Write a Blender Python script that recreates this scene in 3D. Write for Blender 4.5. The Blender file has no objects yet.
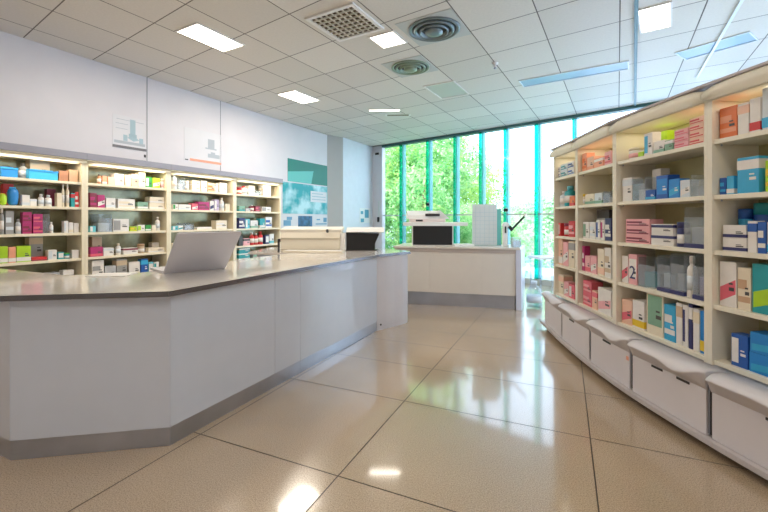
import bpy, bmesh, math, random
from mathutils import Vector, Matrix
random.seed(7)
C = bpy.context.scene
col = C.collection
PI = math.pi

# ------------------------------------------------------------------ camera, world, sun, exposure
# world frame: X to the right, Y away from the camera, Z up, metres
FPX, CX, CY, EYE = 400.0, 384.0, 220.0, 1.4
cam_d = bpy.data.cameras.new('camera')
cam = bpy.data.objects.new('camera', cam_d)
col.objects.link(cam)
cam.location = (0, 0, EYE)
cam.rotation_euler = (PI / 2, 0, 0)
cam_d.sensor_width = 36
cam_d.lens = FPX / 768 * 36
cam_d.shift_y = -(256 - CY) / 768
cam_d.clip_start = 0.05
cam_d.clip_end = 300
C.camera = cam

w = bpy.data.worlds.new('sky')
C.world = w
w.use_nodes = True
bg = w.node_tree.nodes['Background']
bg.inputs[0].default_value = (0.68, 0.83, 1.0, 1)
bg.inputs[1].default_value = 4.2

sun_d = bpy.data.lights.new('sun', 'SUN')
sun = bpy.data.objects.new('sun', sun_d)
col.objects.link(sun)
sun_d.energy = 11.0
sun_d.angle = 0.02
sun_d.color = (1, 0.95, 0.84)
sun.location = (0, 0, 12)
sun.rotation_euler = Vector((0.45, 0.55, -0.85)).to_track_quat('-Z', 'Y').to_euler()

TROFFER_W = 1.0          # scales every ceiling luminaire
C.view_settings.view_transform = 'Standard'
C.view_settings.look = 'None'
C.view_settings.gamma = 1
C.view_settings.exposure = 0.08
C.view_settings.use_curve_mapping = False
C.cycles.max_bounces = 10
C.cycles.transparent_max_bounces = 16
C.cycles.caustics_reflective = False
C.cycles.caustics_refractive = False
C.cycles.sample_clamp_indirect = 6

# ------------------------------------------------------------------ materials
def lin(c):
    c = c / 255.0
    return c / 12.92 if c <= 0.04045 else ((c + 0.055) / 1.055) ** 2.4
def rgb(r, g, b): return (lin(r), lin(g), lin(b), 1)
MATS = {}
def mat(name, c, rough=0.5, metal=0.0, spec=0.5, noise=0.0, nscale=6.0, bump=0.0, emit=None, estr=0.0, coat=0.0):
    if name in MATS: return MATS[name]
    m = bpy.data.materials.new(name); m.use_nodes = True
    nt = m.node_tree; b = nt.nodes['Principled BSDF']
    b.inputs['Base Color'].default_value = c
    b.inputs['Roughness'].default_value = rough
    b.inputs['Metallic'].default_value = metal
    b.inputs['Specular IOR Level'].default_value = spec
    b.inputs['Coat Weight'].default_value = coat
    b.inputs['Coat Roughness'].default_value = 0.05
    tc = nt.nodes.new('ShaderNodeTexCoord')
    nz = nt.nodes.new('ShaderNodeTexNoise'); nz.inputs['Scale'].default_value = nscale
    nz.inputs['Detail'].default_value = 3
    nt.links.new(tc.outputs['Object'], nz.inputs['Vector'])
    rmp = nt.nodes.new('ShaderNodeValToRGB')
    k = max(noise, 0.012)
    rmp.color_ramp.elements[0].position = 0.3; rmp.color_ramp.elements[1].position = 0.7
    rmp.color_ramp.elements[0].color = (c[0] * (1 - k), c[1] * (1 - k), c[2] * (1 - k), 1)
    rmp.color_ramp.elements[1].color = (min(1, c[0] * (1 + k)), min(1, c[1] * (1 + k)), min(1, c[2] * (1 + k)), 1)
    nt.links.new(nz.outputs['Fac'], rmp.inputs['Fac'])
    nt.links.new(rmp.outputs['Color'], b.inputs['Base Color'])
    if bump:
        bp = nt.nodes.new('ShaderNodeBump'); bp.inputs['Strength'].default_value = bump
        bp.inputs['Distance'].default_value = 0.01
        nt.links.new(nz.outputs['Fac'], bp.inputs['Height']); nt.links.new(bp.outputs['Normal'], b.inputs['Normal'])
    if emit is not None:
        b.inputs['Emission Color'].default_value = emit
        b.inputs['Emission Strength'].default_value = estr
    MATS[name] = m
    return m

def glass_mat(name, tint, gloss=0.08, rough=0.02, body=0.0, bodycol=(1, 1, 1, 1)):
    """thin clear sheet: mostly transparent, a little mirror, a little milky body"""
    if name in MATS: return MATS[name]
    m = bpy.data.materials.new(name); m.use_nodes = True
    nt = m.node_tree; nt.nodes.remove(nt.nodes['Principled BSDF'])
    out = nt.nodes['Material Output']
    tr = nt.nodes.new('ShaderNodeBsdfTransparent'); tr.inputs[0].default_value = tint
    gl = nt.nodes.new('ShaderNodeBsdfGlossy'); gl.inputs['Roughness'].default_value = rough
    df = nt.nodes.new('ShaderNodeBsdfDiffuse'); df.inputs[0].default_value = bodycol
    m1 = nt.nodes.new('ShaderNodeMixShader'); m1.inputs[0].default_value = body
    lw = nt.nodes.new('ShaderNodeLayerWeight'); lw.inputs[0].default_value = 0.5
    pw = nt.nodes.new('ShaderNodeMath'); pw.operation = 'POWER'; pw.inputs[1].default_value = 4
    fr = nt.nodes.new('ShaderNodeMath'); fr.operation = 'MULTIPLY_ADD'; fr.inputs[1].default_value = 0.5; fr.inputs[2].default_value = 0.25 * gloss
    nt.links.new(lw.outputs['Facing'], pw.inputs[0]); nt.links.new(pw.outputs[0], fr.inputs[0])
    m2 = nt.nodes.new('ShaderNodeMixShader')
    nt.links.new(tr.outputs[0], m1.inputs[1]); nt.links.new(df.outputs[0], m1.inputs[2])
    nt.links.new(fr.outputs[0], m2.inputs[0]); nt.links.new(m1.outputs[0], m2.inputs[1]); nt.links.new(gl.outputs[0], m2.inputs[2])
    nt.links.new(m2.outputs[0], out.inputs[0])
    MATS[name] = m
    return m

def leaf_mat(name, c1, c2, trans):
    m = bpy.data.materials.new(name); m.use_nodes = True
    nt = m.node_tree; nt.nodes.remove(nt.nodes['Principled BSDF']); out = nt.nodes['Material Output']
    tc = nt.nodes.new('ShaderNodeTexCoord'); nz = nt.nodes.new('ShaderNodeTexNoise'); nz.inputs['Scale'].default_value = 2.2
    nz.inputs['Detail'].default_value = 4
    r = nt.nodes.new('ShaderNodeValToRGB'); r.color_ramp.elements[0].color = c1; r.color_ramp.elements[1].color = c2
    r.color_ramp.elements[0].position = 0.35; r.color_ramp.elements[1].position = 0.65
    d = nt.nodes.new('ShaderNodeBsdfDiffuse'); t = nt.nodes.new('ShaderNodeBsdfTranslucent')
    mx = nt.nodes.new('ShaderNodeMixShader'); mx.inputs[0].default_value = trans
    L = nt.links.new
    L(tc.outputs['Object'], nz.inputs['Vector']); L(nz.outputs['Fac'], r.inputs['Fac'])
    L(r.outputs[0], d.inputs[0]); L(r.outputs[0], t.inputs[0]); L(d.outputs[0], mx.inputs[1]); L(t.outputs[0], mx.inputs[2]); L(mx.outputs[0], out.inputs[0])
    return m

M_wall = mat('wall_paint', rgb(222, 217, 219), 0.45, noise=0.02, nscale=3)
M_column = mat('column_paint', rgb(226, 228, 234), 0.5, noise=0.02)
M_ceil = [mat('ceiling_tile_%d' % i, rgb(v, v - 4, v - 12), 0.5, noise=0.03, nscale=40, bump=0.06) for i, v in enumerate((222, 217, 226, 220))]
M_ceilgap = mat('ceiling_joint', rgb(112, 106, 100), 0.6)
M_grout = mat('floor_joint', rgb(72, 60, 48), 0.6)
M_white = mat('white_lacquer', rgb(216, 214, 220), 0.28, noise=0.015, coat=0.3)
M_panel = mat('counter_lacquer', rgb(206, 213, 226), 0.22, noise=0.015, coat=0.4)
M_desk = mat('desk_lacquer', rgb(222, 216, 208), 0.3, noise=0.015, coat=0.2)
M_cream = mat('cream_laminate', rgb(236, 226, 200), 0.4, noise=0.02)
M_creamr = mat('ivory_laminate', rgb(240, 233, 214), 0.4, noise=0.02)
M_backl = mat('olive_mirror_back', rgb(158, 154, 122), 0.2, metal=0.35, noise=0.35, nscale=5)
M_backr = mat('olive_back', rgb(200, 192, 142), 0.35, noise=0.12, nscale=4)
M_cornice = mat('grey_cornice', rgb(150, 148, 158), 0.4)
M_steel = mat('brushed_steel', rgb(176, 180, 190), 0.28, metal=0.85, noise=0.1, nscale=3)
M_dark = mat('dark_slot', rgb(52, 48, 48), 0.5)
M_black = mat('black_plastic', rgb(16, 16, 18), 0.35)
M_screen = mat('black_screen', rgb(24, 26, 28), 0.3)
M_bin = mat('bin_plastic', rgb(218, 214, 218), 0.5, noise=0.015)
M_plinth = mat('shelf_plinth', rgb(196, 190, 190), 0.4)
M_beige = mat('beige_plastic', rgb(226, 218, 200), 0.4)
M_whitep = mat('white_plastic', rgb(238, 236, 232), 0.35)
M_lidgrey = mat('silver_lid', rgb(206, 204, 210), 0.4, metal=0.1)
M_alu = mat('window_aluminium', rgb(206, 214, 214), 0.35)
M_frametop = mat('dark_head_rail', rgb(70, 110, 112), 0.4)
M_pane = glass_mat('window_glass', (0.95, 0.98, 1.0, 1), 0.12)
M_teal = glass_mat('teal_glass_fin', (0.10, .90, .78, 1), .1, .05, .35, rgb(20, 186, 168))
M_tealp = glass_mat('pale_blue_fin', (.80, .96, 1, 1), .1, .05, .4, rgb(176, 222, 240))
M_acryl = glass_mat('clear_acrylic', (0.90, 0.93, 0.95, 1), 0.2, 0.05, 0.16, rgb(225, 230, 235))
M_frost = glass_mat('frosted_acrylic', (0.85, 0.92, 0.92, 1), 0.1, 0.1, 0.7, rgb(244, 250, 250))
M_tube = mat('warm_tube', (1, 0.96, 0.88, 1), 0.5, emit=(1.0, 0.90, 0.74, 1), estr=9)
M_strip = mat('warm_strip', (1, 0.9, 0.7, 1), 0.5, emit=(1.0, 0.86, 0.62, 1), estr=.45)
M_grille = mat('grille_grey', rgb(150, 140, 122), 0.5, metal=0.3)
M_diff = mat('diffuser_grey', rgb(120, 134, 138), 0.35, metal=0.3)
M_bluepanel = mat('blue_grey_panel', rgb(140, 178, 212), 0.3)
M_tealrail = mat('teal_rail', rgb(60, 110, 122), 0.4)
M_whiterail = mat('white_rail', rgb(225, 235, 245), 0.3)

def top_mat():
    m = mat('worktop_stone', rgb(226, 219, 212), 0.14, noise=0.05, nscale=60, coat=0.5)
    return m
M_top = top_mat()

def floor_mat():
    m = bpy.data.materials.new('polished_stone'); m.use_nodes = True
    nt = m.node_tree; b = nt.nodes['Principled BSDF']; L = nt.links.new
    tc = nt.nodes.new('ShaderNodeTexCoord')
    n1 = nt.nodes.new('ShaderNodeTexNoise'); n1.inputs['Scale'].default_value = 160; n1.inputs['Detail'].default_value = 4
    n2 = nt.nodes.new('ShaderNodeTexNoise'); n2.inputs['Scale'].default_value = 1.3; n2.inputs['Detail'].default_value = 3
    r = nt.nodes.new('ShaderNodeValToRGB')
    r.color_ramp.elements[0].position = 0.35; r.color_ramp.elements[0].color = rgb(164, 142, 116)
    r.color_ramp.elements[1].position = 0.62; r.color_ramp.elements[1].color = rgb(208, 185, 156)
    mx = nt.nodes.new('ShaderNodeMixRGB'); mx.blend_type = 'MULTIPLY'; mx.inputs[0].default_value = 0.25
    for o in (n1, n2): L(tc.outputs['Object'], o.inputs['Vector'])
    L(n1.outputs['Fac'], r.inputs['Fac']); L(r.outputs[0], mx.inputs[1]); L(n2.outputs['Fac'], mx.inputs[2]); L(mx.outputs[0], b.inputs['Base Color'])
    b.inputs['Roughness'].default_value = 0.22
    b.inputs['Specular IOR Level'].default_value = 0.6
    b.inputs['Coat Weight'].default_value = 0.9; b.inputs['Coat Roughness'].default_value = 0.07; b.inputs['Coat IOR'].default_value = 1.6
    return m
M_floor = floor_mat()
M_floor2 = M_floor

# ------------------------------------------------------------------ mesh helpers
def bx(bm, x0, x1, y0, y1, z0, z1, mi=0, bev=0.0):
    t = bmesh.new()
    bmesh.ops.create_cube(t, size=1)
    for v in t.verts:
        v.co = Vector((x0 + (v.co.x + .5) * (x1 - x0), y0 + (v.co.y + .5) * (y1 - y0), z0 + (v.co.z + .5) * (z1 - z0)))
    if bev:
        bmesh.ops.bevel(t, geom=t.edges[:], offset=bev, segments=2, affect='EDGES', profile=0.7)
    for f in t.faces: f.material_index = mi
    join(bm, t)
def join(bm, t):
    me = bpy.data.meshes.new('t'); t.to_mesh(me); t.free(); bm.from_mesh(me); bpy.data.meshes.remove(me)
def prism(bm, pts, z0, z1, mi=0):
    """vertical prism over an XY polygon"""
    n = len(pts)
    a = [bm.verts.new((p[0], p[1], z0)) for p in pts]; b = [bm.verts.new((p[0], p[1], z1)) for p in pts]
    fs = [bm.faces.new(a[::-1]), bm.faces.new(b)]
    for i in range(n): fs.append(bm.faces.new((a[i], a[(i + 1) % n], b[(i + 1) % n], b[i])))
    for f in fs: f.material_index = mi
    bmesh.ops.recalc_face_normals(bm, faces=fs)
def xprism(bm, prof, x0, x1, mi=0):
    """profile in (y,z) swept along x"""
    n = len(prof)
    a = [bm.verts.new((x0, p[0], p[1])) for p in prof]; b = [bm.verts.new((x1, p[0], p[1])) for p in prof]
    fs = [bm.faces.new(a), bm.faces.new(b[::-1])]
    for i in range(n): fs.append(bm.faces.new((a[i], b[i], b[(i + 1) % n], a[(i + 1) % n])))
    for f in fs: f.material_index = mi
    bmesh.ops.recalc_face_normals(bm, faces=fs)
def lathe(bm, prof, cx=0, cy=0, seg=20, mi=0, sy=1.0):
    rings = []
    for r, z in prof:
        rings.append([bm.verts.new((cx + max(r, 1e-4) * math.cos(2 * PI * k / seg), cy + sy * max(r, 1e-4) * math.sin(2 * PI * k / seg), z)) for k in range(seg)])
    fs = []
    for i in range(len(rings) - 1):
        for k in range(seg):
            fs.append(bm.faces.new((rings[i][k], rings[i][(k + 1) % seg], rings[i + 1][(k + 1) % seg], rings[i + 1][k])))
    fs.append(bm.faces.new(rings[0][::-1])); fs.append(bm.faces.new(rings[-1]))
    for f in fs: f.material_index = mi; f.smooth = True
    fs[-1].smooth = fs[-2].smooth = False
def tube(bm, p, q, r, seg=10, mi=0):
    p, q = Vector(p), Vector(q); d = (q - p).normalized()
    u = d.orthogonal().normalized(); v = d.cross(u)
    a = [bm.verts.new(p + r * (math.cos(2 * PI * k / seg) * u + math.sin(2 * PI * k / seg) * v)) for k in range(seg)]
    b = [bm.verts.new(q + r * (math.cos(2 * PI * k / seg) * u + math.sin(2 * PI * k / seg) * v)) for k in range(seg)]
    fs = [bm.faces.new(a[::-1]), bm.faces.new(b)] + [bm.faces.new((a[k], a[(k + 1) % seg], b[(k + 1) % seg], b[k])) for k in range(seg)]
    for f in fs: f.material_index = mi
def obj(name, bm, m, parent=None, loc=None, rz=0.0):
    me = bpy.data.meshes.new(name); bm.to_mesh(me); bm.free()
    for k in (m if isinstance(m, (list, tuple)) else [m]): me.materials.append(k)
    o = bpy.data.objects.new(name, me); col.objects.link(o)
    if parent: o.parent = parent
    if loc is not None: o.location = loc
    if rz: o.rotation_euler.z = rz
    return o
def tag(o, label=None, cat=None, group=None, kind=None):
    if label: o['label'] = label
    if cat: o['category'] = cat
    if group: o['group'] = group
    if kind: o['kind'] = kind
    return o
def thing(name, label, cat, loc=(0, 0, 0), rz=0.0, group=None):
    o = bpy.data.objects.new(name, None); col.objects.link(o)
    o.empty_display_size = 0.1
    o.location = loc; o.rotation_euler = (0, 0, rz)
    return tag(o, label, cat, group)
def struct(name, bm, m, parent=None, label=None):
    o = obj(name, bm, m, parent)
    if not parent: o['kind'] = 'structure'
    if label: o['label'] = label
    return o
def boxobj(name, x0, x1, y0, y1, z0, z1, m, parent, bev=0.0):
    b = bmesh.new(); bx(b, x0, x1, y0, y1, z0, z1, 0, bev); return obj(name, b, m, parent)
def V2(x, y): return Vector((x, y))
def ray_on_line(px, A, B):
    """parameter (metres from A towards B) where the sight line of picture column px meets the wall line AB"""
    k = (px - CX) / FPX; d = (B - A).normalized()
    return (k * A.y - A.x) / (d.x - k * d.y)

# ------------------------------------------------------------------ the room
H = 3.55
UL = V2(0.4617, 0.887)                      # along the left wall
NL = V2(-0.887, 0.4617)                     # into the left wall
CAB0 = V2(-3.47, 5.42)                      # a point of the cabinet fronts
WL0 = CAB0 + NL * 0.385
W1 = V2(-1.443, 10.14); W2 = V2(-1.066, 10.4); W3 = V2(-0.325, 11.81)
WD = V2(5.18, -4.43).normalized()
WN = V2(-WD.y, WD.x)                        # outwards through the window wall
Wend = V2(5.9, 6.49)
LB = WL0 + UL * -8.2
RX = 5.9

def slab_wall(name, P, Q, thick_dir, z0=0, z1=H, m=M_wall, t=0.12, label=None):
    b = bmesh.new(); T = thick_dir * t
    prism(b, [P, Q, Q + T, P + T], z0, z1)
    return struct(name, b, m, label=label)
slab_wall('wall_left', LB, W1, NL, z1=H + .05)
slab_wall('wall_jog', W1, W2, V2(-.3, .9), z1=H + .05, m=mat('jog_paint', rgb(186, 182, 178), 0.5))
slab_wall('wall_far', W2, W3, V2(-.88, .46), z1=H + .05, m=M_column)
b = bmesh.new(); bx(b, RX, RX + .12, -1.7, 6.6, 0, .35); bx(b, RX, RX + .12, -1.7, 6.6, 3.3, H + .05); bx(b, RX, RX + .12, -1.8, -1.2, .35, 3.3)
struct('wall_right', b, M_wall)
w2 = bpy.data.objects.new('added_window', None); col.objects.link(w2); w2['kind'] = 'structure'; w2.location = (RX, -1.2, 0)  # unseen window, added to let cool daylight reach the ceiling
for k in range(8): boxobj('mullion', .0, .12, k * 1.09, k * 1.09 + .06, .35, 3.3, M_alu, w2)
for k in range(7): boxobj('window_pane', .05, .058, k * 1.09 + .065, (k + 1) * 1.09 - .005, .35, 3.3, M_pane, w2)
slab_wall('wall_back', V2(LB.x, -1.65), V2(RX, -1.65), V2(0, -1), z1=H + .05)

# floor: stone tiles with explicit joints, in the axes of the counter
a = math.radians(24.3); FY = V2(math.sin(a), math.cos(a)); FXA = V2(math.cos(a), -math.sin(a))
jx = [-8.4, -7.35, -6.3, -5.25, -4.2, -3.2, -2.17, -1.13, 0.15, 1.3, 2.4, 3.5, 4.6, 5.7, 6.8, 7.9]
jy = [-5.1, -4.1, -3.1, -2.1, -1.1, -0.1, 0.9, 1.89, 2.885, 3.615, 4.27, 4.85, 5.42, 6.2, 7.1, 8.0, 9.0, 10.0, 11.0, 12.0, 13]
poly_room = [LB + V2(-.1, -.2), V2(RX + .1, -1.75), Wend + V2(.1, .1), W3 + V2(-.3, .3), W2 + V2(-.4, .4), W1 + V2(-.3, .2)]
b = bmesh.new()
vs = [b.verts.new((p[0], p[1], -0.003)) for p in poly_room]; f = b.faces.new(vs); f.material_index = 1
bmesh.ops.recalc_face_normals(b, faces=[f])
def clip_poly(poly, region):
    # Sutherland-Hodgman against a convex-ish ccw region
    out = poly[:]
    n = len(region)
    for i in range(n):
        A, B = region[i], region[(i + 1) % n]
        e = B - A; inp = out; out = []
        for k in range(len(inp)):
            P, Q = inp[k], inp[(k + 1) % len(inp)]
            sp = e.x * (P.y - A.y) - e.y * (P.x - A.x); sq = e.x * (Q.y - A.y) - e.y * (Q.x - A.x)
            if sp >= 0: out.append(P)
            if (sp >= 0) != (sq >= 0): out.append(P + (Q - P) * (sp / (sp - sq)))
        if not out: return []
    return out
region = [LB + V2(-.1, -.2), V2(RX + .1, -1.75), Wend + V2(.1, .1), W3 + V2(-.5, .2), V2(W1.x - .45, W1.y + .3)]
g = 0.0035
for i in range(len(jx) - 1):
    for j in range(len(jy) - 1):
        q = [FXA * x + FY * y for x, y in ((jx[i] + g, jy[j] + g), (jx[i + 1] - g, jy[j] + g), (jx[i + 1] - g, jy[j + 1] - g), (jx[i] + g, jy[j + 1] - g))]
        q = clip_poly(q, region)
        if len(q) > 2:
            f = b.faces.new([b.verts.new((p.x, p.y, 0)) for p in q]); f.material_index = 0
            if f.normal.z < 0: f.normal_flip()
for f in b.faces:
    f.normal_update()
    if f.normal.z < 0: f.normal_flip()
struct('floor', b, [M_floor, M_grout])

# ceiling: square tiles in a visible grid
ay = math.radians(30.3); ax_ = math.radians(35.6)
EYV = V2(math.sin(ay), math.cos(ay)); NYV = V2(math.cos(ay), -math.sin(ay))       # lines of the first family run along EYV
EXV = V2(math.cos(ax_), -math.sin(ax_)); NXV = V2(math.sin(ax_), math.cos(ax_))   # second family runs along EXV
cxs = [-12.0, -11.3, -10.6, -9.95, -9.3, -8.65, -8.0, -7.35, -6.9, -6.28, -5.68, -5.02, -4.37, -3.72, -2.96, -2.2, -1.45, -.72, 0.02, .76, 1.5, 2.25, 3.0, 3.75, 4.5, 5.2, 5.9, 6.6, 7.3]
cys = [-7.4 + .73 * k for k in range(40)]
def meet(cx_, cy_):
    det = NYV.x * NXV.y - NYV.y * NXV.x
    return V2((cx_ * NXV.y - cy_ * NYV.y) / det, (NYV.x * cy_ - NXV.x * cx_) / det)
b = bmesh.new()
vs = [b.verts.new((p[0], p[1], H + .004)) for p in poly_room]; f = b.faces.new(vs); f.material_index = 4
g = 0.006
for i in range(len(cxs) - 1):
    for j in range(len(cys) - 1):
        q = [meet(x, y) for x, y in ((cxs[i] + g, cys[j] + g), (cxs[i + 1] - g, cys[j] + g), (cxs[i + 1] - g, cys[j + 1] - g), (cxs[i] + g, cys[j + 1] - g))]
        q = clip_poly(q, region)
        if len(q) > 2:
            f = b.faces.new([b.verts.new((p.x, p.y, H)) for p in q]); f.material_index = random.choice((0, 0, 1, 2, 3))
for f in b.faces:
    f.normal_update()
    if f.normal.z > 0: f.normal_flip()
struct('ceiling', b, M_ceil + [M_ceilgap])
b = bmesh.new(); prism(b, [p + V2(0, 0) for p in poly_room], H + .03, H + .25); struct('ceiling_roof', b, M_ceilgap)

# upright seams of the left wall panels and the white end strip of the window frame
def on_wall(px): return ray_on_line(px, WL0, WL0 + UL)
for i, px in enumerate((146.5, 220)):
    t = on_wall(px); P = WL0 + UL * t - NL * 0.002
    b = bmesh.new(); prism(b, [P, P + UL * .012, P + UL * .012 - NL * .004, P - NL * .004], 2.15, H)
    struct('trim_%d' % (i + 1), b, mat('seam_grey', rgb(150, 150, 152), 0.5))

# ------------------------------------------------------------------ window wall
def on_win(px): return ray_on_line(px, W3, W3 + WD)
win_len = (Wend - W3).length
wroot = bpy.data.objects.new('window_1', None); col.objects.link(wroot); wroot['kind'] = 'structure'
wroot.location = (W3.x, W3.y, 0); wroot.rotation_euler.z = math.atan2(WD.y, WD.x)
# local: x along the wall, y outwards, z up
bars = [on_win(px) for px in (401, 427.6, 454.7, 480.5, 505, 536.5, 573.5)] + [7.25, 8.05]
edges = [on_win(382.5)] + bars + [win_len - .02]
boxobj('window_frame', 0.0, on_win(382.5), -0.02, 0.12, 0, H, M_white, wroot)
boxobj('head_rail', on_win(382.5), win_len, -0.03, 0.14, H - .06, H, M_frametop, wroot)
boxobj('bottom_rail', on_win(382.5), win_len, -0.02, 0.12, 0, .12, M_alu, wroot)
for i, s in enumerate(bars):
    wdt = (0.07, .065, .055, .06, .055, .075, .035, .05, .05)[i]
    mu = boxobj('mullion', s - wdt / 2, s + wdt / 2, -0.03, .16, .12, H - .06, M_teal, wroot)
    b = bmesh.new(); bx(b, s + wdt / 2, s + wdt / 2 + .045, 0.0, .13, .12, H - .06)
    o = obj('mullion_edge', b, M_tealp, mu)
for i in range(len(edges) - 1):
    boxobj('window_pane', edges[i] + .02, edges[i + 1] - .03, .05, .058, .12, H - .06, M_pane, wroot)
    boxobj('transom', edges[i] + .02, edges[i + 1] - .03, .0, .07, 1.51, 1.545, M_alu, wroot)
def win_world(s, off=0.0): return W3 + WD * s + WN * off
def world_to_px(p, z): return (CX + FPX * p.x / p.y, CY + FPX * (EYE - z) / p.y)
for i, (px, py, lab) in enumerate(((429, 204.5, 'small black sensor on the window transom above the grey box on the scanner'), (507, 210, 'small black sensor on the window transom above the white handset'))):
    s = on_win(px); P = win_world(s); z = EYE + (CY - py) * P.y / FPX
    o = thing('window_sensor', lab, 'sensor', (P.x, P.y, z), wroot.rotation_euler.z, 'black sensors on the window transom')
    boxobj('housing', -.05, .05, -.075, -.032, -.035, .03, M_black, o, .006)
    boxobj('bracket', -.02, .02, -.04, -.03, -.05, .05, M_whitep, o)

# latch of the white window frame strip, papers and switch of the column
P = win_world(on_win(378)); zz = EYE + (CY - 154) * P.y / FPX
o = thing('sensor_box', 'small dark sensor high on the white strip beside the leftmost window pane', 'sensor', (P.x, P.y, zz), wroot.rotation_euler.z)
boxobj('housing', -.06, .06, -.06, -.022, -.03, .03, M_dark, o, .005); boxobj('back_plate', -.07, .07, -.03, -.021, -.04, .04, M_whitep, o)
zz = EYE + (CY - 213) * P.y / FPX
hs_ = on_win(379.5)
o = boxobj('window_handle', hs_ - .03, hs_ + .03, -.035, -.021, zz - .25, zz + .35, M_alu, wroot, .004); boxobj('grip', hs_ - .025, hs_ + .025, -.08, -.034, zz - .26, zz - .12, M_black, o, .008)

# ------------------------------------------------------------------ outdoors
b = bmesh.new(); bx(b, -60, 90, 4, 140, -.35, -.25)
gr = obj('ground', b, mat('bounce_paving', rgb(190, 202, 224), 0.9, noise=0.1, nscale=1.5)); gr['kind'] = 'structure'  # pale bluish paving colour, chosen to bounce cool light onto the ceiling
LEAF = {}
def crown_mesh(name, rx, ry, rz, n, size, m, seed):
    rnd = random.Random(seed); b = bmesh.new()
    clumps = []
    for k in range(26):
        u = Vector((rnd.gauss(0, 1), rnd.gauss(0, 1), rnd.gauss(0, 1))).normalized() * rnd.uniform(.35, .85)
        clumps.append((Vector((u.x * rx, u.y * ry, u.z * rz)), rnd.uniform(.25, .45) * min(rx, rz)))
    for k in range(n):
        c, r = rnd.choice(clumps)
        d = Vector((rnd.gauss(0, 1), rnd.gauss(0, 1), rnd.gauss(0, 1))).normalized()
        p = c + d * r * rnd.uniform(.6, 1.05)
        nrm = (d + Vector((rnd.uniform(-.8, .8), rnd.uniform(-.8, .8), rnd.uniform(-.2, 1)))).normalized()
        t = nrm.orthogonal().normalized(); t.rotate(Matrix.Rotation(rnd.uniform(0, 6.28), 3, nrm)); s = nrm.cross(t)
        L = size * rnd.uniform(.6, 1.3); w_ = L * .36
        q = [p - t * L * .5, p + s * w_ * .5 - nrm * .02, p + t * L * .5, p - s * w_ * .5 - nrm * .02]
        f = b.faces.new([b.verts.new(v) for v in q])
    me = bpy.data.meshes.new(name); b.to_mesh(me); b.free(); me.materials.append(m); return me
LM1 = leaf_mat('leaf_fresh', rgb(120, 180, 84), rgb(222, 240, 160), .5)
LM2 = leaf_mat('leaf_mid', rgb(104, 174, 104), rgb(208, 236, 176), .5)
LM3 = leaf_mat('leaf_haze', rgb(160, 204, 160), rgb(222, 240, 210), .5)  # haze and glare are put into this pale leaf colour
M_bark = mat('bark', rgb(120, 104, 84), 0.9, noise=0.3, nscale=8, bump=0.5)
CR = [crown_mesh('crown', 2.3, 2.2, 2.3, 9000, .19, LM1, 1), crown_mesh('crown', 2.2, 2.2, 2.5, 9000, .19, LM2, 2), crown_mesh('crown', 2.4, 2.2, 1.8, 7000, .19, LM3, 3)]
def trunk_mesh():
    b = bmesh.new(); lathe(b, [(.2, -.3), (.15, .5), (.12, 2), (.07, 4), (.03, 5)], seg=10)
    tube(b, (0, 0, 1.6), (.9, .3, 3.2), .05); tube(b, (0, 0, 2.0), (-.8, -.2, 3.6), .05); tube(b, (0, 0, 2.4), (.1, -.9, 3.8), .04)
    me = bpy.data.meshes.new('trunk'); b.to_mesh(me); b.free(); me.materials.append(M_bark); return me
TR = trunk_mesh()
tree_specs = [  # px column, depth, crown height centre, scale, kind, label
    (385, 17.0, 2.6, 1.10, 0, 'bright green tree outside, filling the leftmost window pane'),
    (424, 15.0, 2.8, 1.15, 1, 'leafy tree outside behind the second and third window panes'),
    (455, 18.5, 2.3, 1.1, 0, 'tall green tree outside behind the fourth window pane'),
    (398, 22.0, 5.6, 1.60, 1, 'tallest tree outside at the far left of the window wall'),
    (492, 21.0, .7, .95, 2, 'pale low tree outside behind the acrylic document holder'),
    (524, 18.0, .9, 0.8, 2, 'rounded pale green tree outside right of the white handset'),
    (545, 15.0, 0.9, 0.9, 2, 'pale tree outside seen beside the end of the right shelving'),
    (468, 12.5, 0.4, 0.55, 1, 'low green shrub outside just right of the black screen'),
    (430, 12.5, 0.3, 0.50, 0, 'low shrub outside behind the black screen on the desk'),
    (590, 24.0, 1.2, 1.2, 2, 'pale distant tree outside hidden partly by the right shelving'),
    (500, 12.0, 0.2, 0.45, 1, 'small shrub outside behind the acrylic holder and handset'),
    (360, 14.5, 1.2, 0.9, 1, 'dark green tree outside at the window edge by the column'),
]
for px, dep, hz, sc_, k, lab in tree_specs:
    x = (px - CX) / FPX * dep
    o = thing('tree' if sc_ > .6 else 'shrub', lab, 'tree' if sc_ > .6 else 'shrub', (x, dep, -.25), random.uniform(0, 6), 'trees outside the window')
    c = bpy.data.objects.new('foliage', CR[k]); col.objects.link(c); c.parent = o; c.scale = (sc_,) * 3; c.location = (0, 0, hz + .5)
    c.rotation_euler = (0, 0, random.uniform(0, 6))
    t = bpy.data.objects.new('trunk', TR); col.objects.link(t); t.parent = o; k2 = max(.12, (hz + .6) / 4.6); t.scale = (max(k2, .35), max(k2, .35), k2)

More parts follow.
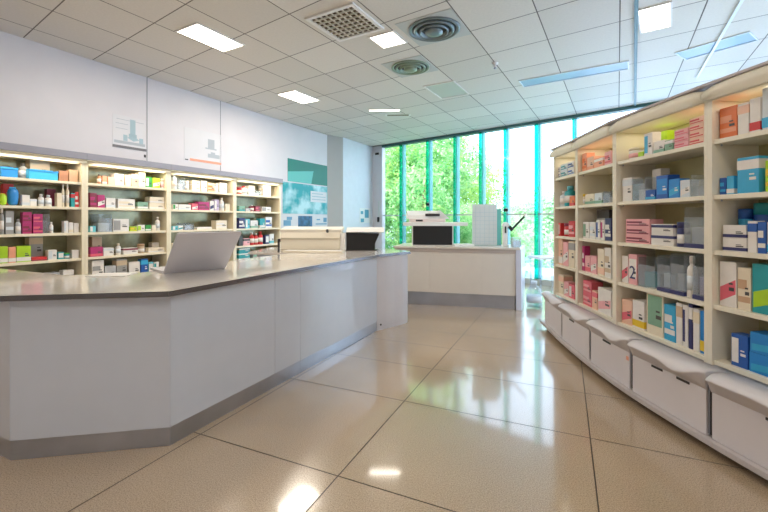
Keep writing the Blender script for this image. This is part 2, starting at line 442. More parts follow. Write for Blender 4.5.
# ------------------------------------------------------------------ ceiling fixtures
AZ = -math.radians(30.3)
def ceil_pt(px, py):
    d = (H - EYE) * FPX / (CY - py); return ((px - CX) / FPX * d, d)
def troffer(loc, sx, sy, label, power, group='lit ceiling light panels', rz=AZ):
    o = thing('ceiling_light', label, 'ceiling light', (loc[0], loc[1], H), rz, group)
    b = bmesh.new(); f = .02
    for q in ((-sx/2, -sx/2 + f, -sy/2, sy/2), (sx/2 - f, sx/2, -sy/2, sy/2), (-sx/2 + f, sx/2 - f, -sy/2, -sy/2 + f), (-sx/2 + f, sx/2 - f, sy/2 - f, sy/2)):
        bx(b, q[0], q[1], q[2], q[3], -.012, .0)
    obj('frame', b, M_whitep, o)
    boxobj('diffuser', -sx/2 + f, sx/2 - f, -sy/2 + f, sy/2 - f, -.008, -.002, M_tube, o)
    ld = bpy.data.lights.new('lamp', 'AREA'); ld.shape = 'RECTANGLE'; ld.size = sx - 2 * f; ld.size_y = sy - 2 * f
    ld.energy = power * TROFFER_W; ld.color = (1, .90, .78)
    lo = bpy.data.objects.new('lamp', ld); col.objects.link(lo); lo.parent = o; lo.location = (0, 0, -.016)
    return o
troffer(ceil_pt(211.5, 38), .40, .66, 'brightest lit ceiling light panel, upper left of the photo', 34)
troffer(ceil_pt(299, 97), .42, .66, 'lit ceiling light panel above the two far left cabinets', 34)
troffer(ceil_pt(388, 39.5), .34, .36, 'small square lit ceiling light between square vent and round diffuser', 18)
troffer(ceil_pt(655, 18), .30, .62, 'lit ceiling light above the right shelving, beyond the teal rail', 10, rz=-math.radians(35.6))
troffer(ceil_pt(384.5, 110), .62, .12, 'slim lit ceiling strip near the far column', 4, rz=AZ + .5)
for x, y in ((-3.3, 1.4), (-1.6, -.5), (1.2, .6), (3.4, .2)):  # unseen light panels, added to brighten the near side of the room
    troffer((x, y), .42, .66, 'added fill light panel on the unseen ceiling near the camera', 15, 'added ceiling lights out of view')

# square egg-crate vent
vx, vy = ceil_pt(345.5, 23)
o = thing('ceiling_vent', 'square ceiling vent with crossed grille beside the small lit panel', 'vent', (vx, vy, H), AZ)
b = bmesh.new(); s = .31
for q in ((-s, -s + .04, -s, s), (s - .04, s, -s, s), (-s + .04, s - .04, -s, -s + .04), (-s + .04, s - .04, s - .04, s)): bx(b, q[0], q[1], q[2], q[3], -.02, 0)
obj('frame', b, M_whitep, o)
boxobj('backing', -s + .04, s - .04, -s + .04, s - .04, -.003, -.001, mat('vent_dark', rgb(96, 82, 60), .7), o)
b = bmesh.new()
for k in range(-3, 4):
    bx(b, -s + .04, s - .04, k * .07 - .006, k * .07 + .006, -.018, -.003)
    bx(b, k * .07 - .006, k * .07 + .006, -s + .04, s - .04, -.016, -.003)
obj('grille', b, mat('grille_pale', rgb(214, 208, 192), .4), o)

def round_diffuser(px, py, r, label, m):
    x, y = ceil_pt(px, py)
    o = thing('air_diffuser', label, 'air diffuser', (x, y, H), AZ, 'round ceiling air diffusers')
    boxobj('square_plate', -r * 1.12, r * 1.12, -r * 1.12, r * 1.12, -.006, -.001, mat('plate_grey', rgb(196, 202, 200), .5), o)
    b = bmesh.new()
    for rr, z in ((r, -.018), (r * .78, -.03), (r * .56, -.042)):
        lathe(b, [(rr, -.006), (rr, z), (rr * .93, z - .006), (rr * .88, z), (rr * .86, -.006)], seg=36)
    obj('rings', b, m, o)
    b = bmesh.new(); lathe(b, [(r * .86, -.0095), (r * .86, -.0065)], seg=36); obj('dark_throat', b, mat('throat', rgb(74, 82, 84), .6), o)
    b = bmesh.new(); lathe(b, [(r * .34, -.01), (r * .34, -.05), (r * .12, -.06), (.002, -.06)], seg=24); obj('centre_cone', b, m, o)
round_diffuser(434, 29, .29, 'larger round grey ceiling diffuser beside the small lit panel', M_diff)
round_diffuser(410.5, 67, .27, 'smaller greenish round ceiling diffuser behind the larger one', mat('diffuser_green', rgb(140, 158, 138), .35, metal=.2))
x, y = ceil_pt(447, 90)
o = thing('ceiling_panel', 'unlit recessed ceiling panel with a pale frame behind the round diffusers', 'ceiling panel', (x, y, H), AZ)
boxobj('panel', -.24, .24, -.36, .36, -.003, -.001, mat('unlit_panel', rgb(196, 200, 196), .3), o)
b = bmesh.new()
for q in ((-.26, -.24, -.38, .38), (.24, .26, -.38, .38), (-.24, .24, -.38, -.36), (-.24, .24, .36, .38)): bx(b, *q, -.012, -.001)
obj('frame', b, M_whitep, o)
x, y = ceil_pt(398, 115)
o = thing('slot_vent', 'short dark slot vent in the ceiling near the far column', 'vent', (x, y, H), AZ + .5)
boxobj('slot', -.22, .22, -.05, .05, -.008, -.001, M_grille, o); boxobj('frame', -.26, .26, -.08, .08, -.004, -.0005, M_whitep, o)
x, y = ceil_pt(495, 63)
o = thing('sprinkler', 'small white sprinkler head hanging below the ceiling tiles', 'sprinkler', (x, y, H))
b = bmesh.new(); lathe(b, [(.045, -.0005), (.045, -.012), (.015, -.02), (.015, -.05), (.03, -.055), (.03, -.06)], seg=16); obj('head', b, M_whitep, o)
b = bmesh.new(); lathe(b, [(.012, -.06), (.02, -.075), (.004, -.085)], seg=12); obj('nozzle', b, M_steel, o)
def linear_panel(pts, label):
    P = [V2(*ceil_pt(*p)) for p in pts]; c = sum(P, V2(0, 0)) / 4
    d = ((P[1] - P[0]) + (P[2] - P[3])) / 2; e = ((P[3] - P[0]) + (P[2] - P[1])) / 2
    o = thing('linear_diffuser', label, 'air diffuser', (c.x, c.y, H), math.atan2(d.y, d.x), 'long blue grey ceiling diffusers')
    l, w_ = d.length / 2, e.length / 2
    boxobj('panel', -l + .015, l - .015, -w_ + .015, w_ - .015, -.004, -.001, M_bluepanel, o)
    b = bmesh.new()
    for q in ((-l, -l + .015, -w_, w_), (l - .015, l, -w_, w_), (-l + .015, l - .015, -w_, -w_ + .015), (-l + .015, l - .015, w_ - .015, w_)): bx(b, *q, -.012, -.001)
    obj('frame', b, M_whiterail, o)
linear_panel([(519, 80), (627, 61), (631, 68), (523, 87)], 'long blue grey ceiling diffuser left of the teal ceiling rail')
linear_panel([(676, 52), (753, 30), (756, 40), (684, 60)], 'blue grey ceiling diffuser above the right shelving, crossed by white rail')
def rail(p, q, w_, m, label, name):
    P, Q = V2(*ceil_pt(*p)), V2(*ceil_pt(*q)); d = (Q - P); c = (P + Q) / 2
    o = tag(boxobj(name, -d.length / 2, d.length / 2, -w_ / 2, w_ / 2, -.02, -.0135, m, None), label, 'rail')
    o.location = (c.x, c.y, H); o.rotation_euler.z = math.atan2(d.y, d.x)
rail((636.5, -12), (635, 105), .035, M_tealrail, 'thin dark teal rail running along the ceiling towards the windows', 'ceiling_rail')
rail((746, -8), (697, 77), .03, M_whiterail, 'thin white rail crossing the ceiling above the right shelving', 'ceiling_rail')

# ------------------------------------------------------------------ goods
COLS = {
 'white': (236, 232, 228), 'cream': (236, 222, 196), 'beige': (206, 182, 150), 'grey': (150, 150, 150), 'silver': (186, 190, 196),
 'brown': (168, 112, 80), 'tan': (200, 158, 122), 'blue': (20, 128, 214), 'sky': (40, 168, 222), 'deepblue': (18, 78, 172), 'navy': (34, 38, 96),
 'teal': (20, 150, 160), 'aqua': (90, 190, 210), 'green': (40, 150, 50), 'lime': (168, 214, 20), 'yellow': (236, 196, 30), 'orange': (232, 112, 52),
 'salmon': (240, 158, 122), 'peach': (244, 196, 170), 'pink': (240, 170, 176), 'rose': (228, 92, 112), 'magenta': (178, 30, 104), 'red': (206, 36, 40),
 'maroon': (124, 28, 52), 'dark': (58, 56, 56), 'sage': (120, 168, 140), 'pale': (214, 224, 232), 'lilac': (190, 170, 205)}
CW = {'sky': 'light blue', 'deepblue': 'deep blue', 'pale': 'pale grey', 'aqua': 'aqua blue', 'dark': 'dark grey', 'sage': 'sage green', 'cream': 'cream'}
def gm(c):
    return mat('pack_' + c, rgb(*[v * .88 + m_ * .12 for v, m_ in zip(COLS[c], (215, 208, 195))]), 0.38, noise=0.05, nscale=14)
def w_(c): return CW.get(c, c)
ORD = ['first', 'second', 'third', 'fourth', 'fifth', 'sixth', 'seventh', 'eighth', 'ninth', 'tenth', 'eleventh', 'twelfth', 'thirteenth', 'fourteenth']
SHELF = ['top', 'second', 'third', 'fourth', 'bottom']
# every builder makes the thing with its base centre at the origin, front towards -y
def carton(W, D, Hh, c, c2, style, bevel=.002):
    o = bpy.data.objects.new('medicine_box', None)
    col.objects.link(o)
    bb = min(.003, W * .05, Hh * .05)
    boxobj('carton', -W/2, W/2, 0, D, 0, Hh, gm(c), o, bb)
    if c2:
        e = .0012
        b = bmesh.new()
        if style == 0:      # band along the foot
            bx(b, -W*.5 - e, W*.5 + e, -e, D + e, Hh*.06, Hh*.30)
        elif style == 1:    # block on the left half
            bx(b, -W*.46, -W*.05, -e, .002, Hh*.12, Hh*.88)
        elif style == 2:    # band along the top
            bx(b, -W*.5 - e, W*.5 + e, -e, D + e, Hh*.66, Hh*.92)
        elif style == 3:    # two stripes
            bx(b, -W*.46, W*.46, -e, .002, Hh*.18, Hh*.32); bx(b, -W*.46, W*.2, -e, .002, Hh*.5, Hh*.72)
        elif style == 4:    # diagonal swoosh
            q = [(-W*.46, Hh*.1), (W*.46, Hh*.3), (W*.46, Hh*.62), (-W*.46, Hh*.42)]
            v = [b.verts.new((x, -e, z)) for x, z in q] + [b.verts.new((x, .002, z)) for x, z in q]
            fs = [b.faces.new(v[:4]), b.faces.new(v[4:][::-1])] + [b.faces.new((v[k], v[4 + k], v[4 + (k + 1) % 4], v[(k + 1) % 4])) for k in range(4)]
            bmesh.ops.recalc_face_normals(b, faces=fs)
        else:               # large field
            bx(b, -W*.42, W*.42, -e, .002, Hh*.2, Hh*.85)
        obj('printed_band', b, gm(c2), o)
        if W > .07 and Hh > .05:
            b = bmesh.new(); bx(b, W*.08, W*.38, -e*1.8, .002, Hh*.36, Hh*.44); bx(b, W*.08, W*.3, -e*1.8, .002, Hh*.5, Hh*.54)
            obj('printed_lines', b, gm('dark' if c not in ('blue', 'navy', 'deepblue', 'teal', 'sky') else 'white'), o)
    return o
def bottle(W, D, Hh, c, c2, style=0):
    o = bpy.data.objects.new('bottle', None); col.objects.link(o); r = W / 2
    b = bmesh.new(); lathe(b, [(r*.96, 0), (r, .004), (r, Hh*.66), (r*.8, Hh*.74), (r*.45, Hh*.78), (r*.45, Hh*.84)], cy=r, seg=18); obj('bottle_body', b, gm(c), o)
    b = bmesh.new(); lathe(b, [(r*.55, Hh*.82), (r*.55, Hh*.97), (r*.45, Hh)], cy=r, seg=16); obj('cap', b, gm(c2 or 'white'), o)
    b = bmesh.new(); lathe(b, [(r*1.01, Hh*.18), (r*1.01, Hh*.52)], cy=r, seg=18); obj('paper_label', b, gm('white' if c != 'white' else 'pale'), o)
    return o
def jar(W, D, Hh, c, c2, style=0):
    o = bpy.data.objects.new('jar', None); col.objects.link(o); r = W / 2
    b = bmesh.new(); lathe(b, [(r*.93, 0), (r*.98, .004), (r*.98, Hh*.72), (r*.9, Hh*.78)], cy=r, seg=22); obj('jar_body', b, gm(c), o)
    b = bmesh.new(); lathe(b, [(r, Hh*.76), (r, Hh*.97), (r*.94, Hh)], cy=r, seg=22); obj('lid', b, gm(c2 or 'white'), o)
    b = bmesh.new(); lathe(b, [(r*.99, Hh*.14), (r*.99, Hh*.5)], cy=r, seg=22); obj('paper_label', b, gm('pink' if c == 'white' else 'white'), o)
    return o
def tub(W, D, Hh, c, c2, style=0):
    """open storage tray, opaque"""
    o = bpy.data.objects.new('storage_tray', None); col.objects.link(o); t = .004
    b = bmesh.new()
    bx(b, -W/2, W/2, 0, D, 0, t); bx(b, -W/2, W/2, 0, t, t, Hh*.8); bx(b, -W/2, W/2, D - t, D, t, Hh)
    bx(b, -W/2, -W/2 + t, t, D - t, t, Hh*.9); bx(b, W/2 - t, W/2, t, D - t, t, Hh*.9)
    obj('tray_body', b, gm(c), o)
    b = bmesh.new(); bx(b, -W/2 - .004, W/2 + .004, -.006, .004, Hh*.74, Hh*.84); obj('rim', b, gm(c2 or c), o)
    return o
def clear(W, D, Hh, c, c2, style=0):
    o = bpy.data.objects.new('clear_bin', None); col.objects.link(o); t = .003
    b = bmesh.new()
    bx(b, -W/2, W/2, 0, D, 0, t); bx(b, -W/2, W/2, 0, t, t, Hh*.75); bx(b, -W/2, W/2, D - t, D, t, Hh)
    bx(b, -W/2, -W/2 + t, t, D - t, t, Hh); bx(b, W/2 - t, W/2, t, D - t, t, Hh)
    obj('bin_body', b, M_acryl, o)
    b = bmesh.new(); bx(b, -W*.44, W*.44, D*.25, D*.8, t, Hh*.5); obj('contents', b, gm(c), o)
    if c2:
        b = bmesh.new(); bx(b, -W*.5 - .001, W*.5 + .001, -.002, D, -.0, min(.03, Hh * .3)); obj('base_tray', b, gm(c2), o)
    return o
def pouch(W, D, Hh, c, c2, style=0):
    o = bpy.data.objects.new('pouch', None); col.objects.link(o)
    b = bmesh.new(); bmesh.ops.create_uvsphere(b, u_segments=16, v_segments=10, radius=1)
    for v in b.verts:
        x, y, z = v.co; s = 1 + .08 * math.sin(9 * x + 5 * z)
        v.co = Vector((math.copysign(abs(x) ** .6, x) * W/2 * s, D/2 + y * D/2 * s, Hh/2 + math.copysign(abs(z) ** .6, z) * Hh/2))
        v.co.z = max(0, v.co.z)
    for f in b.faces: f.smooth = True
    obj('bag', b, gm(c), o)
    b = bmesh.new(); bx(b, -W*.3, W*.3, D*.45, D*.55, Hh*.93, Hh*1.06); obj('seal', b, gm(c2 or 'white'), o)
    return o
KB = {'b': (carton, 'box'), 't': (bottle, 'bottle'), 'j': (jar, 'jar'), 'y': (tub, 'tray'), 'c': (clear, 'clear bin'), 'p': (pouch, 'pouch')}
KCAT = {'b': 'box', 't': 'bottle', 'j': 'jar', 'y': 'tray', 'c': 'bin', 'p': 'pouch'}

def stock(bay, bayname, group, items):
    """items: (shelf, column0, column1, top row, kind, colour, colour2, style, rows up, depth behind the front)"""
    A, d, nrm, levels, ang, LL = bay
    items = sorted(items, key=lambda q: (q[0], q[1] + q[2]))
    count = {}
    for it in items:
        sh, x0, x1, yt, kind, c, c2 = it[:7]
        st = it[7] if len(it) > 7 else 0
        rows = it[8] if len(it) > 8 else 1
        inset = it[9] if len(it) > 9 else .045
        A2 = A + nrm * inset
        k0, k1 = ray_on_line(x0, A2, A2 + d), ray_on_line(x1, A2, A2 + d)
        k0, k1 = sorted((k0, k1)); k0 = max(k0, .040); k1 = min(k1, LL - .040)
        if k1 - k0 < .012: continue
        W = abs(k1 - k0) - .003; s = (k0 + k1) / 2
        P = A2 + d * s; z = levels[sh]
        htot = max(.02, EYE + (CY - yt) * P.y / FPX - z)
        if rows > 1: htot -= .001 * rows
        fn, kw = KB[kind]
        D = min(.12, max(.06, W * .8)) if kind in 'bcy' else W
        if kind == 'c': D = .2
        if kind in 'tj': W = min(W, .15)
        if kind == 'p': D = min(.14, W)
        D = min(D, .34 - inset)
        for r in range(rows):
            hh = htot / rows
            key = (sh,)
            count[key] = count.get(key, 0) + 1
            o = fn(W * (1 if r == 0 else .97), D, hh, c, c2, st)
            o.location = (P.x, P.y, z + r * (hh + .0008) + .0004); o.rotation_euler.z = ang + (random.uniform(-.02, .02) if kind == 'b' and W < .2 and rows == 1 and inset > .06 else 0)
            n = count[key]
            desc = w_(c) + (' and ' + w_(c2) if c2 and c2 != c and kind != 'c' else '') + ' ' + kw
            pos = ORD[min(n - 1, 13)]
            if rows > 1:
                lab = f"{desc}, {'upper' if r == rows - 1 else ('lower' if r == 0 else 'middle')} of its stack, {pos} from left, {SHELF[sh]} shelf, {bayname}"
            else:
                lab = f"{desc}, {pos} from left on the {SHELF[sh]} shelf of the {bayname}"
            tag(o, ' '.join(lab.split()[:16]), KCAT[kind], group)

# ------------------------------------------------------------------ shelving bays
def bay(name, label, cat, A, B, depth, levels, z0, ztop, zfas, mc, mb, group, side=.027, shelf_t=.028, strip=True, open_bottom=False, scallop=.02, fas_top=None):
    d = (B - A); L = d.length; d.normalize(); nrm = V2(-d.y, d.x); ang = math.atan2(d.y, d.x)
    o = thing(name, label, cat, (A.x, A.y, 0), ang, group)
    for x0 in (0, L - side):
        boxobj('side_panel', x0 + .0005, x0 + side - .0005, 0, depth, z0, ztop, mc, o, .002)
    boxobj('back_panel', side, L - side, depth - .02, depth - .004, z0, ztop, mb, o)
    for z in levels:
        boxobj('shelf', side, L - side, .012, depth - .02, z - shelf_t, z, mc, o, .003)
    boxobj('top_panel', 0, L, .0, depth, ztop, ztop + .02, mc, o)
    # fascia, bulging outwards, slightly lower at its two ends
    b = bmesh.new(); N = 12; rows = []
    prof = [(-.038, 0), (-.042, .012), (-.052, .04), (-.052, zfas - .02), (-.03, zfas), (.02, zfas)]
    for i in range(N + 1):
        u = i / N; drop = scallop * abs(2 * u - 1) ** 6
        rows.append([b.verts.new((.001 + u * (L - .002), y, ztop + z - drop * (z > .02))) for y, z in prof])
    for i in range(N):
        for k in range(len(prof) - 1):
            f = b.faces.new((rows[i][k], rows[i][k + 1], rows[i + 1][k + 1], rows[i + 1][k])); f.smooth = True
    b.faces.new(rows[0]); b.faces.new(rows[-1][::-1])
    bmesh.ops.recalc_face_normals(b, faces=b.faces[:])
    obj('fascia', b, mc, o)
    boxobj('cornice', .001, L - .001, -.05 if fas_top is None else fas_top, depth, ztop + zfas - .004, ztop + zfas + (.012 if strip != 'left' else .075), M_cornice if strip == 'left' else mat('cornice_brown', rgb(190, 180, 180), .4), o)
    if strip:
        if strip == 'left': boxobj('light_strip', side + .02, L - side - .02, .03, .05, ztop - .012, ztop - .002, M_strip, o)
        ld = bpy.data.lights.new('strip_fill_lamp', 'AREA'); ld.shape = 'RECTANGLE'; ld.size = L - 2 * side - .1; ld.size_y = .04
        ld.energy = (3.0 if strip == 'left' else 2.2) * L; ld.color = (1, .88, .68)
        lo = bpy.data.objects.new('strip_fill_lamp', ld); col.objects.link(lo); lo.parent = o; lo.location = (L / 2, -.03, ztop + .004); lo.rotation_euler = (math.radians(9), 0, 0)
        if strip != 'left':
            ld.size_y = .26; ld.energy = 1.1 * L; lo.location = (L / 2, .17, ztop - .004); lo.rotation_euler = (0, 0, 0)  # right bays have no strip: broad lamp added to fill the shelves
    b = bmesh.new()
    for z in levels:
        for x in (side + .012, L - side - .012):
            tube(b, (x, .06, z - shelf_t - .012), (x, .06, z - shelf_t), .005, 6)
    if len(levels): obj('shelf_pin', b, M_steel, o)['kind'] = 'stuff'
    return o, (A, d, nrm, levels, ang, L)

# left wall cabinets
LZ = [1.865, 1.559, 1.245, .932, .62]
def cabt(px): return ray_on_line(px, CAB0, CAB0 + UL)
ts = [-2.75, -1.72, cabt(85), cabt(169), cabt(235), cabt(281)]
ts = [ts[0] - .0, ts[1], ts[2], ts[3], ts[4], ts[5]]
LN = ['left cabinet outside the picture', 'nearest left wall cabinet', 'second left wall cabinet', 'third left wall cabinet', 'farthest left wall cabinet']
lb = []
for i in range(5):
    A, B = CAB0 + UL * ts[i], CAB0 + UL * ts[i + 1]
    labs = ['cream shelf cabinet at the very left edge of the photo', 'cream shelf cabinet nearest on the left wall, lime and blue goods inside', 'cream shelf cabinet on the left wall, second from the left, below first poster',
            'cream shelf cabinet on the left wall behind the silver monitor', 'narrow cream shelf cabinet at the far end, beside the turquoise posters']
    o, r = bay('shelf_cabinet', labs[i], 'cabinet', A, B, .37, LZ, .0, 2.10, .05, M_cream, M_backl, 'shelf cabinets along the left wall', side=.035, shelf_t=.03, strip='left', scallop=0)
    boxobj('base_box', .035, (B - A).length - .035, .02, .345, .0, .3, M_cream, o)
    lb.append(r)

# right curved shelving
RZ = [1.93, 1.565, 1.20, .84, .475]
RP = [V2(2.175, 5.13), V2(2.165, 4.50), V2(2.105, 3.66), V2(2.165, 2.675), V2(2.30, 1.70), V2(2.52, .75)]
RN = ['farthest right bay', 'second farthest right bay', 'wide right bay', 'nearest right bay', '']
rb = []
rl = ['narrow ivory shelving bay at the far end of the right display', 'ivory shelving bay on the right, second from the far end', 'wide ivory shelving bay in the middle of the right display', 'ivory shelving bay nearest the camera at the right photo edge', 'ivory shelving bay outside the photograph beside the camera']
for i in range(5):
    o, r = bay('shelving_bay', rl[i], 'shelf', RP[i], RP[i + 1], .38, RZ, .44, 2.19, .10, M_creamr, M_backr, 'curved shelving bays on the right', side=.03, shelf_t=.03, strip=True, scallop=.03)
    if i == 0:
        b = bmesh.new(); pts = []
        for k in range(9):
            th = PI * .5 * k / 8
            pts.append((-.005 - .11 * math.sin(th), .02 + .26 * (1 - math.cos(th))))
        prism(b, [V2(-.005, .0)] + [V2(*p) for p in pts] + [V2(-.005, .36)], .44, 2.25)
        obj('end_panel', b, M_white, o)
    rb.append(r)

# base bins under the right shelving: each a tilting bin of its own
KP = [V2(2.10, 5.22), V2(1.985, 4.45), V2(1.925, 3.72), V2(1.915, 3.08), V2(1.975, 2.41), V2(2.09, 1.70), V2(2.27, .9)]
kl = ['white base bin at the far end of the right display', 'white base bin second from the far end with a dark slot handle', 'white base bin third from the far end, a small sticker beside its gap', 'widest white base bin with two dark slot handles', 'white base bin nearest the camera, below the deep blue boxes', 'white base bin outside the photograph beside the camera']
for i in range(6):
    A, B = KP[i], KP[i + 1]; d = B - A; L = d.length; ang = math.atan2(d.y, d.x)
    o = thing('base_bin', kl[i], 'storage bin', (A.x, A.y, 0), ang, 'white base bins below the right shelving')
    g = .0 if i == 0 else .0
    boxobj('bin_body', .004, L - .03, .012, .42, .085, .40, M_bin, o, .003)
    boxobj('front_panel', .004, L - .034, -.004, .0115, .085, .395, M_bin, o, .004)
    b = bmesh.new(); bx(b, L - .03, L - .004, .004, .06, .10, .445); obj('gap_channel', b, M_dark, o)
    boxobj('channel_strip', L - .02, L - .014, -.002, .004, .10, .44, M_steel, o)
    # flared lip along the top, scooped down towards its near end
    b = bmesh.new(); N = 16; rows = []
    for k in range(N + 1):
        u = k / N; x = .0 + u * (L - .034)
        e_ = max(0, (u - .80) / .20); e_ = e_ * e_ * (3 - 2 * e_)
        bump = math.exp(-((u - .68) / .16) ** 2)
        out = (.046 + .010 * bump) * (1 - e_) + .010 * e_; ze = (.436 - .030 * bump) * (1 - e_) + .458 * e_
        pr = [(.012, .36), (-.005, .365), (-out * .75, ze - .006), (-out, ze), (-out * .97, ze + .010), (-out * .6, .460 + .008 * e_), (.0, .474), (.13 if i else .05, .474), (.13 if i else .05, .40)]
        rows.append([b.verts.new((x, y, z)) for y, z in pr])
    for k in range(N):
        for j in range(len(pr)):
            f = b.faces.new((rows[k][j], rows[k][(j + 1) % len(pr)], rows[k + 1][(j + 1) % len(pr)], rows[k + 1][j])); f.smooth = True
    b.faces.new(rows[0]); b.faces.new(rows[-1][::-1]); bmesh.ops.recalc_face_normals(b, faces=b.faces[:])
    obj('lip', b, M_bin, o)
    hs = [(.22, .12)] if i in (1, 2) else ([(.2, .1), (.42, .1)] if i == 3 else ([(.30, .15)] if i == 4 else [(.3, .12)]))
    if i != 0:
        for hx, hw in hs:
            h = boxobj('slot_handle', hx, hx + hw, -.010, .0, .345, .36, M_dark, o, .003)
            h['label'] = 'dark recessed slot handle'
    if i == 2:
        s = boxobj('sticker', L - .075, L - .045, -.0065, -.004, .30, .33, gm('salmon'), o); s['label'] = 'small orange sticker'
b = bmesh.new(); outer = []
for k in range(25):
    u = k / 24 * 5; i = min(4, int(u)); q = KP[i].lerp(KP[i + 1], u - i)
    outer.append(q + V2(-.045, 0))
outer[0] = outer[0] + V2(.0, .05)
def smooth(p):
    return [p[0]] + [(p[k - 1] + p[k] * 2 + p[k + 1]) / 4 for k in range(1, len(p) - 1)] + [p[-1]]
for _ in range(4): outer = smooth(outer)
inner = [q + V2(.45, 0) for q in outer][::-1]
o = thing('shelving_plinth', 'curved grey plinth running under the right hand base bins', 'plinth', (0, 0, 0))
prism(b, outer + inner, .052, .083); obj('plinth_board', b, M_plinth, o)
b = bmesh.new(); prism(b, [q + V2(.09, 0) for q in outer] + [q - V2(.03, 0) for q in inner], .0, .0515); obj('toe_recess_shade', b, M_dark, o)  # set-back toe, coloured dark for the shadow under the plinth

# ------------------------------------------------------------------ goods on the left
G1 = 'packs in the left wall cabinets'
stock(lb[1], LN[1], G1, [
 (0, 1, 18, 166, 'y', 'blue', 'sky'), (0, 20, 29, 163, 't', 'grey', 'dark', 0, 1, .12), (0, 29, 58, 169, 'y', 'sky', 'blue'), (0, 30, 50, 160, 'b', 'beige', 'grey', 0, 1, .17), (0, 59, 68, 171, 'b', 'brown', None), (0, 69, 78, 170, 'b', 'tan', None),
 (1, 0, 8, 194, 'p', 'lime', 'yellow'), (1, 9, 20, 188, 'p', 'blue', 'sky'), (1, 3, 14, 184, 'b', 'red', 'orange', 0, 1, .2), (1, 22, 30, 195, 'b', 'white', 'pale'), (1, 30, 37, 199, 'b', 'white', 'pale', 2), (1, 39, 45, 194, 't', 'white', 'white'), (1, 46, 53, 195, 't', 'white', 'pale'), (1, 47, 56, 189, 'b', 'maroon', None, 0, 1, .18),
 (1, 57, 62, 193, 'b', 'cream', None), (1, 62, 65, 184, 't', 'cream', 'white'), (1, 66.3, 70, 184, 't', 'cream', 'white'), (1, 71, 75, 193, 'b', 'teal', 'red', 2), (1, 75, 79, 192, 'b', 'red', 'white', 3),
 (2, 0, 5, 208, 't', 'grey', 'white'), (2, 5.5, 14, 211, 'b', 'grey', 'pale', 3), (2, 16, 22, 219, 't', 'silver', 'grey'), (2, 22.5, 32, 212, 'b', 'magenta', 'maroon', 3, 2), (2, 33, 43, 214, 'b', 'magenta', 'rose', 3, 2), (2, 41, 50, 208, 'c', 'grey', None, 0, 1, .12), (2, 50, 54, 222, 't', 'white', 'white'),
 (2, 64, 68.5, 221, 'b', 'white', 'pale', 1), (2, 69, 73.5, 222.5, 'b', 'white', 'cream', 0), (2, 74, 79, 223, 'b', 'white', None),
 (3, 0, 8, 246.5, 'b', 'lime', 'white', 0), (3, 8.5, 16, 247, 'b', 'salmon', 'white', 0), (3, 16.5, 31, 246, 'b', 'lime', 'white', 0), (3, 29, 43, 236, 'b', 'grey', 'beige', 2, 1, .17), (3, 32, 47, 257, 'b', 'red', 'maroon', 0), (3, 48, 57, 250, 'b', 'white', 'pale', 1), (3, 58, 64, 252, 'b', 'teal', 'white', 5), (3, 64.5, 71, 253, 'j', 'teal', 'green'), (3, 72, 79, 250, 'b', 'white', None),
 (4, 27, 43, 274, 'b', 'grey', 'silver', 3, 1), (4, 43.5, 60, 273, 'b', 'silver', 'grey', 3, 1), (4, 63, 74, 270, 'b', 'white', 'beige', 0)])
stock(lb[2], LN[2], G1, [
 (0, 98, 102, 174, 't', 'brown', 'dark'), (0, 102.5, 107, 176, 'b', 'salmon', 'white', 0), (0, 108, 114, 177, 'b', 'peach', None), (0, 114.5, 124, 174, 'b', 'white', 'pale', 3), (0, 125, 131, 175, 'b', 'cream', None), (0, 131.5, 138, 174, 'b', 'peach', 'white', 2), (0, 138.5, 145.5, 172.5, 'b', 'cream', 'white', 0), (0, 146, 152, 177, 'b', 'green', 'white', 1), (0, 152.5, 160, 178, 'b', 'lime', 'white', 4), (0, 161, 166, 179, 'j', 'white', 'cream'),
 (1, 90, 97, 193, 'b', 'maroon', 'magenta', 3), (1, 97.5, 105, 195, 'b', 'magenta', 'white', 4), (1, 106, 115.5, 198, 'b', 'white', 'pale', 0), (1, 118, 135, 199, 'b', 'white', 'cream', 3), (1, 137.5, 148, 202, 'b', 'sage', 'white', 0), (1, 149.5, 166, 197, 'b', 'cream', 'white', 0, 2),
 (2, 90, 96, 226, 'b', 'aqua', 'white', 1), (2, 99, 112, 214, 'c', 'white', None), (2, 113, 129, 219, 'b', 'white', 'grey', 1), (2, 130, 137, 226.5, 'b', 'lime', 'yellow', 3), (2, 137.5, 145, 225, 'b', 'white', 'lime', 1), (2, 145.5, 151, 225, 'b', 'green', 'white', 0), (2, 152, 156, 225, 'b', 'cream', None), (2, 156.5, 161, 217, 't', 'white', 'white'),
 (3, 90.5, 103, 247, 'b', 'magenta', 'rose', 0), (3, 92, 102, 237, 'b', 'beige', 'grey', 0, 1, .17), (3, 103.5, 114, 248, 'b', 'white', 'pale', 2), (3, 117, 122, 243.5, 't', 'white', 'cream'), (3, 123.5, 138, 248, 'b', 'white', 'maroon', 2), (3, 139.5, 146, 244, 'j', 'beige', 'tan'), (3, 148.5, 166, 247.5, 'b', 'cream', 'white', 0), (3, 152, 164, 242.5, 'b', 'white', None, 0, 1, .17),
 (4, 92, 104, 260.5, 'b', 'white', 'grey', 3), (4, 105, 116, 266, 'b', 'silver', 'white', 0), (4, 116.5, 127, 259, 'b', 'grey', 'beige', 2), (4, 129, 140, 262, 'b', 'white', 'cream', 0), (4, 141, 148, 259, 'b', 'deepblue', 'sky', 2), (4, 148.5, 153.5, 262, 'b', 'aqua', 'white', 5), (4, 154, 159, 262, 'b', 'white', 'teal', 1)])
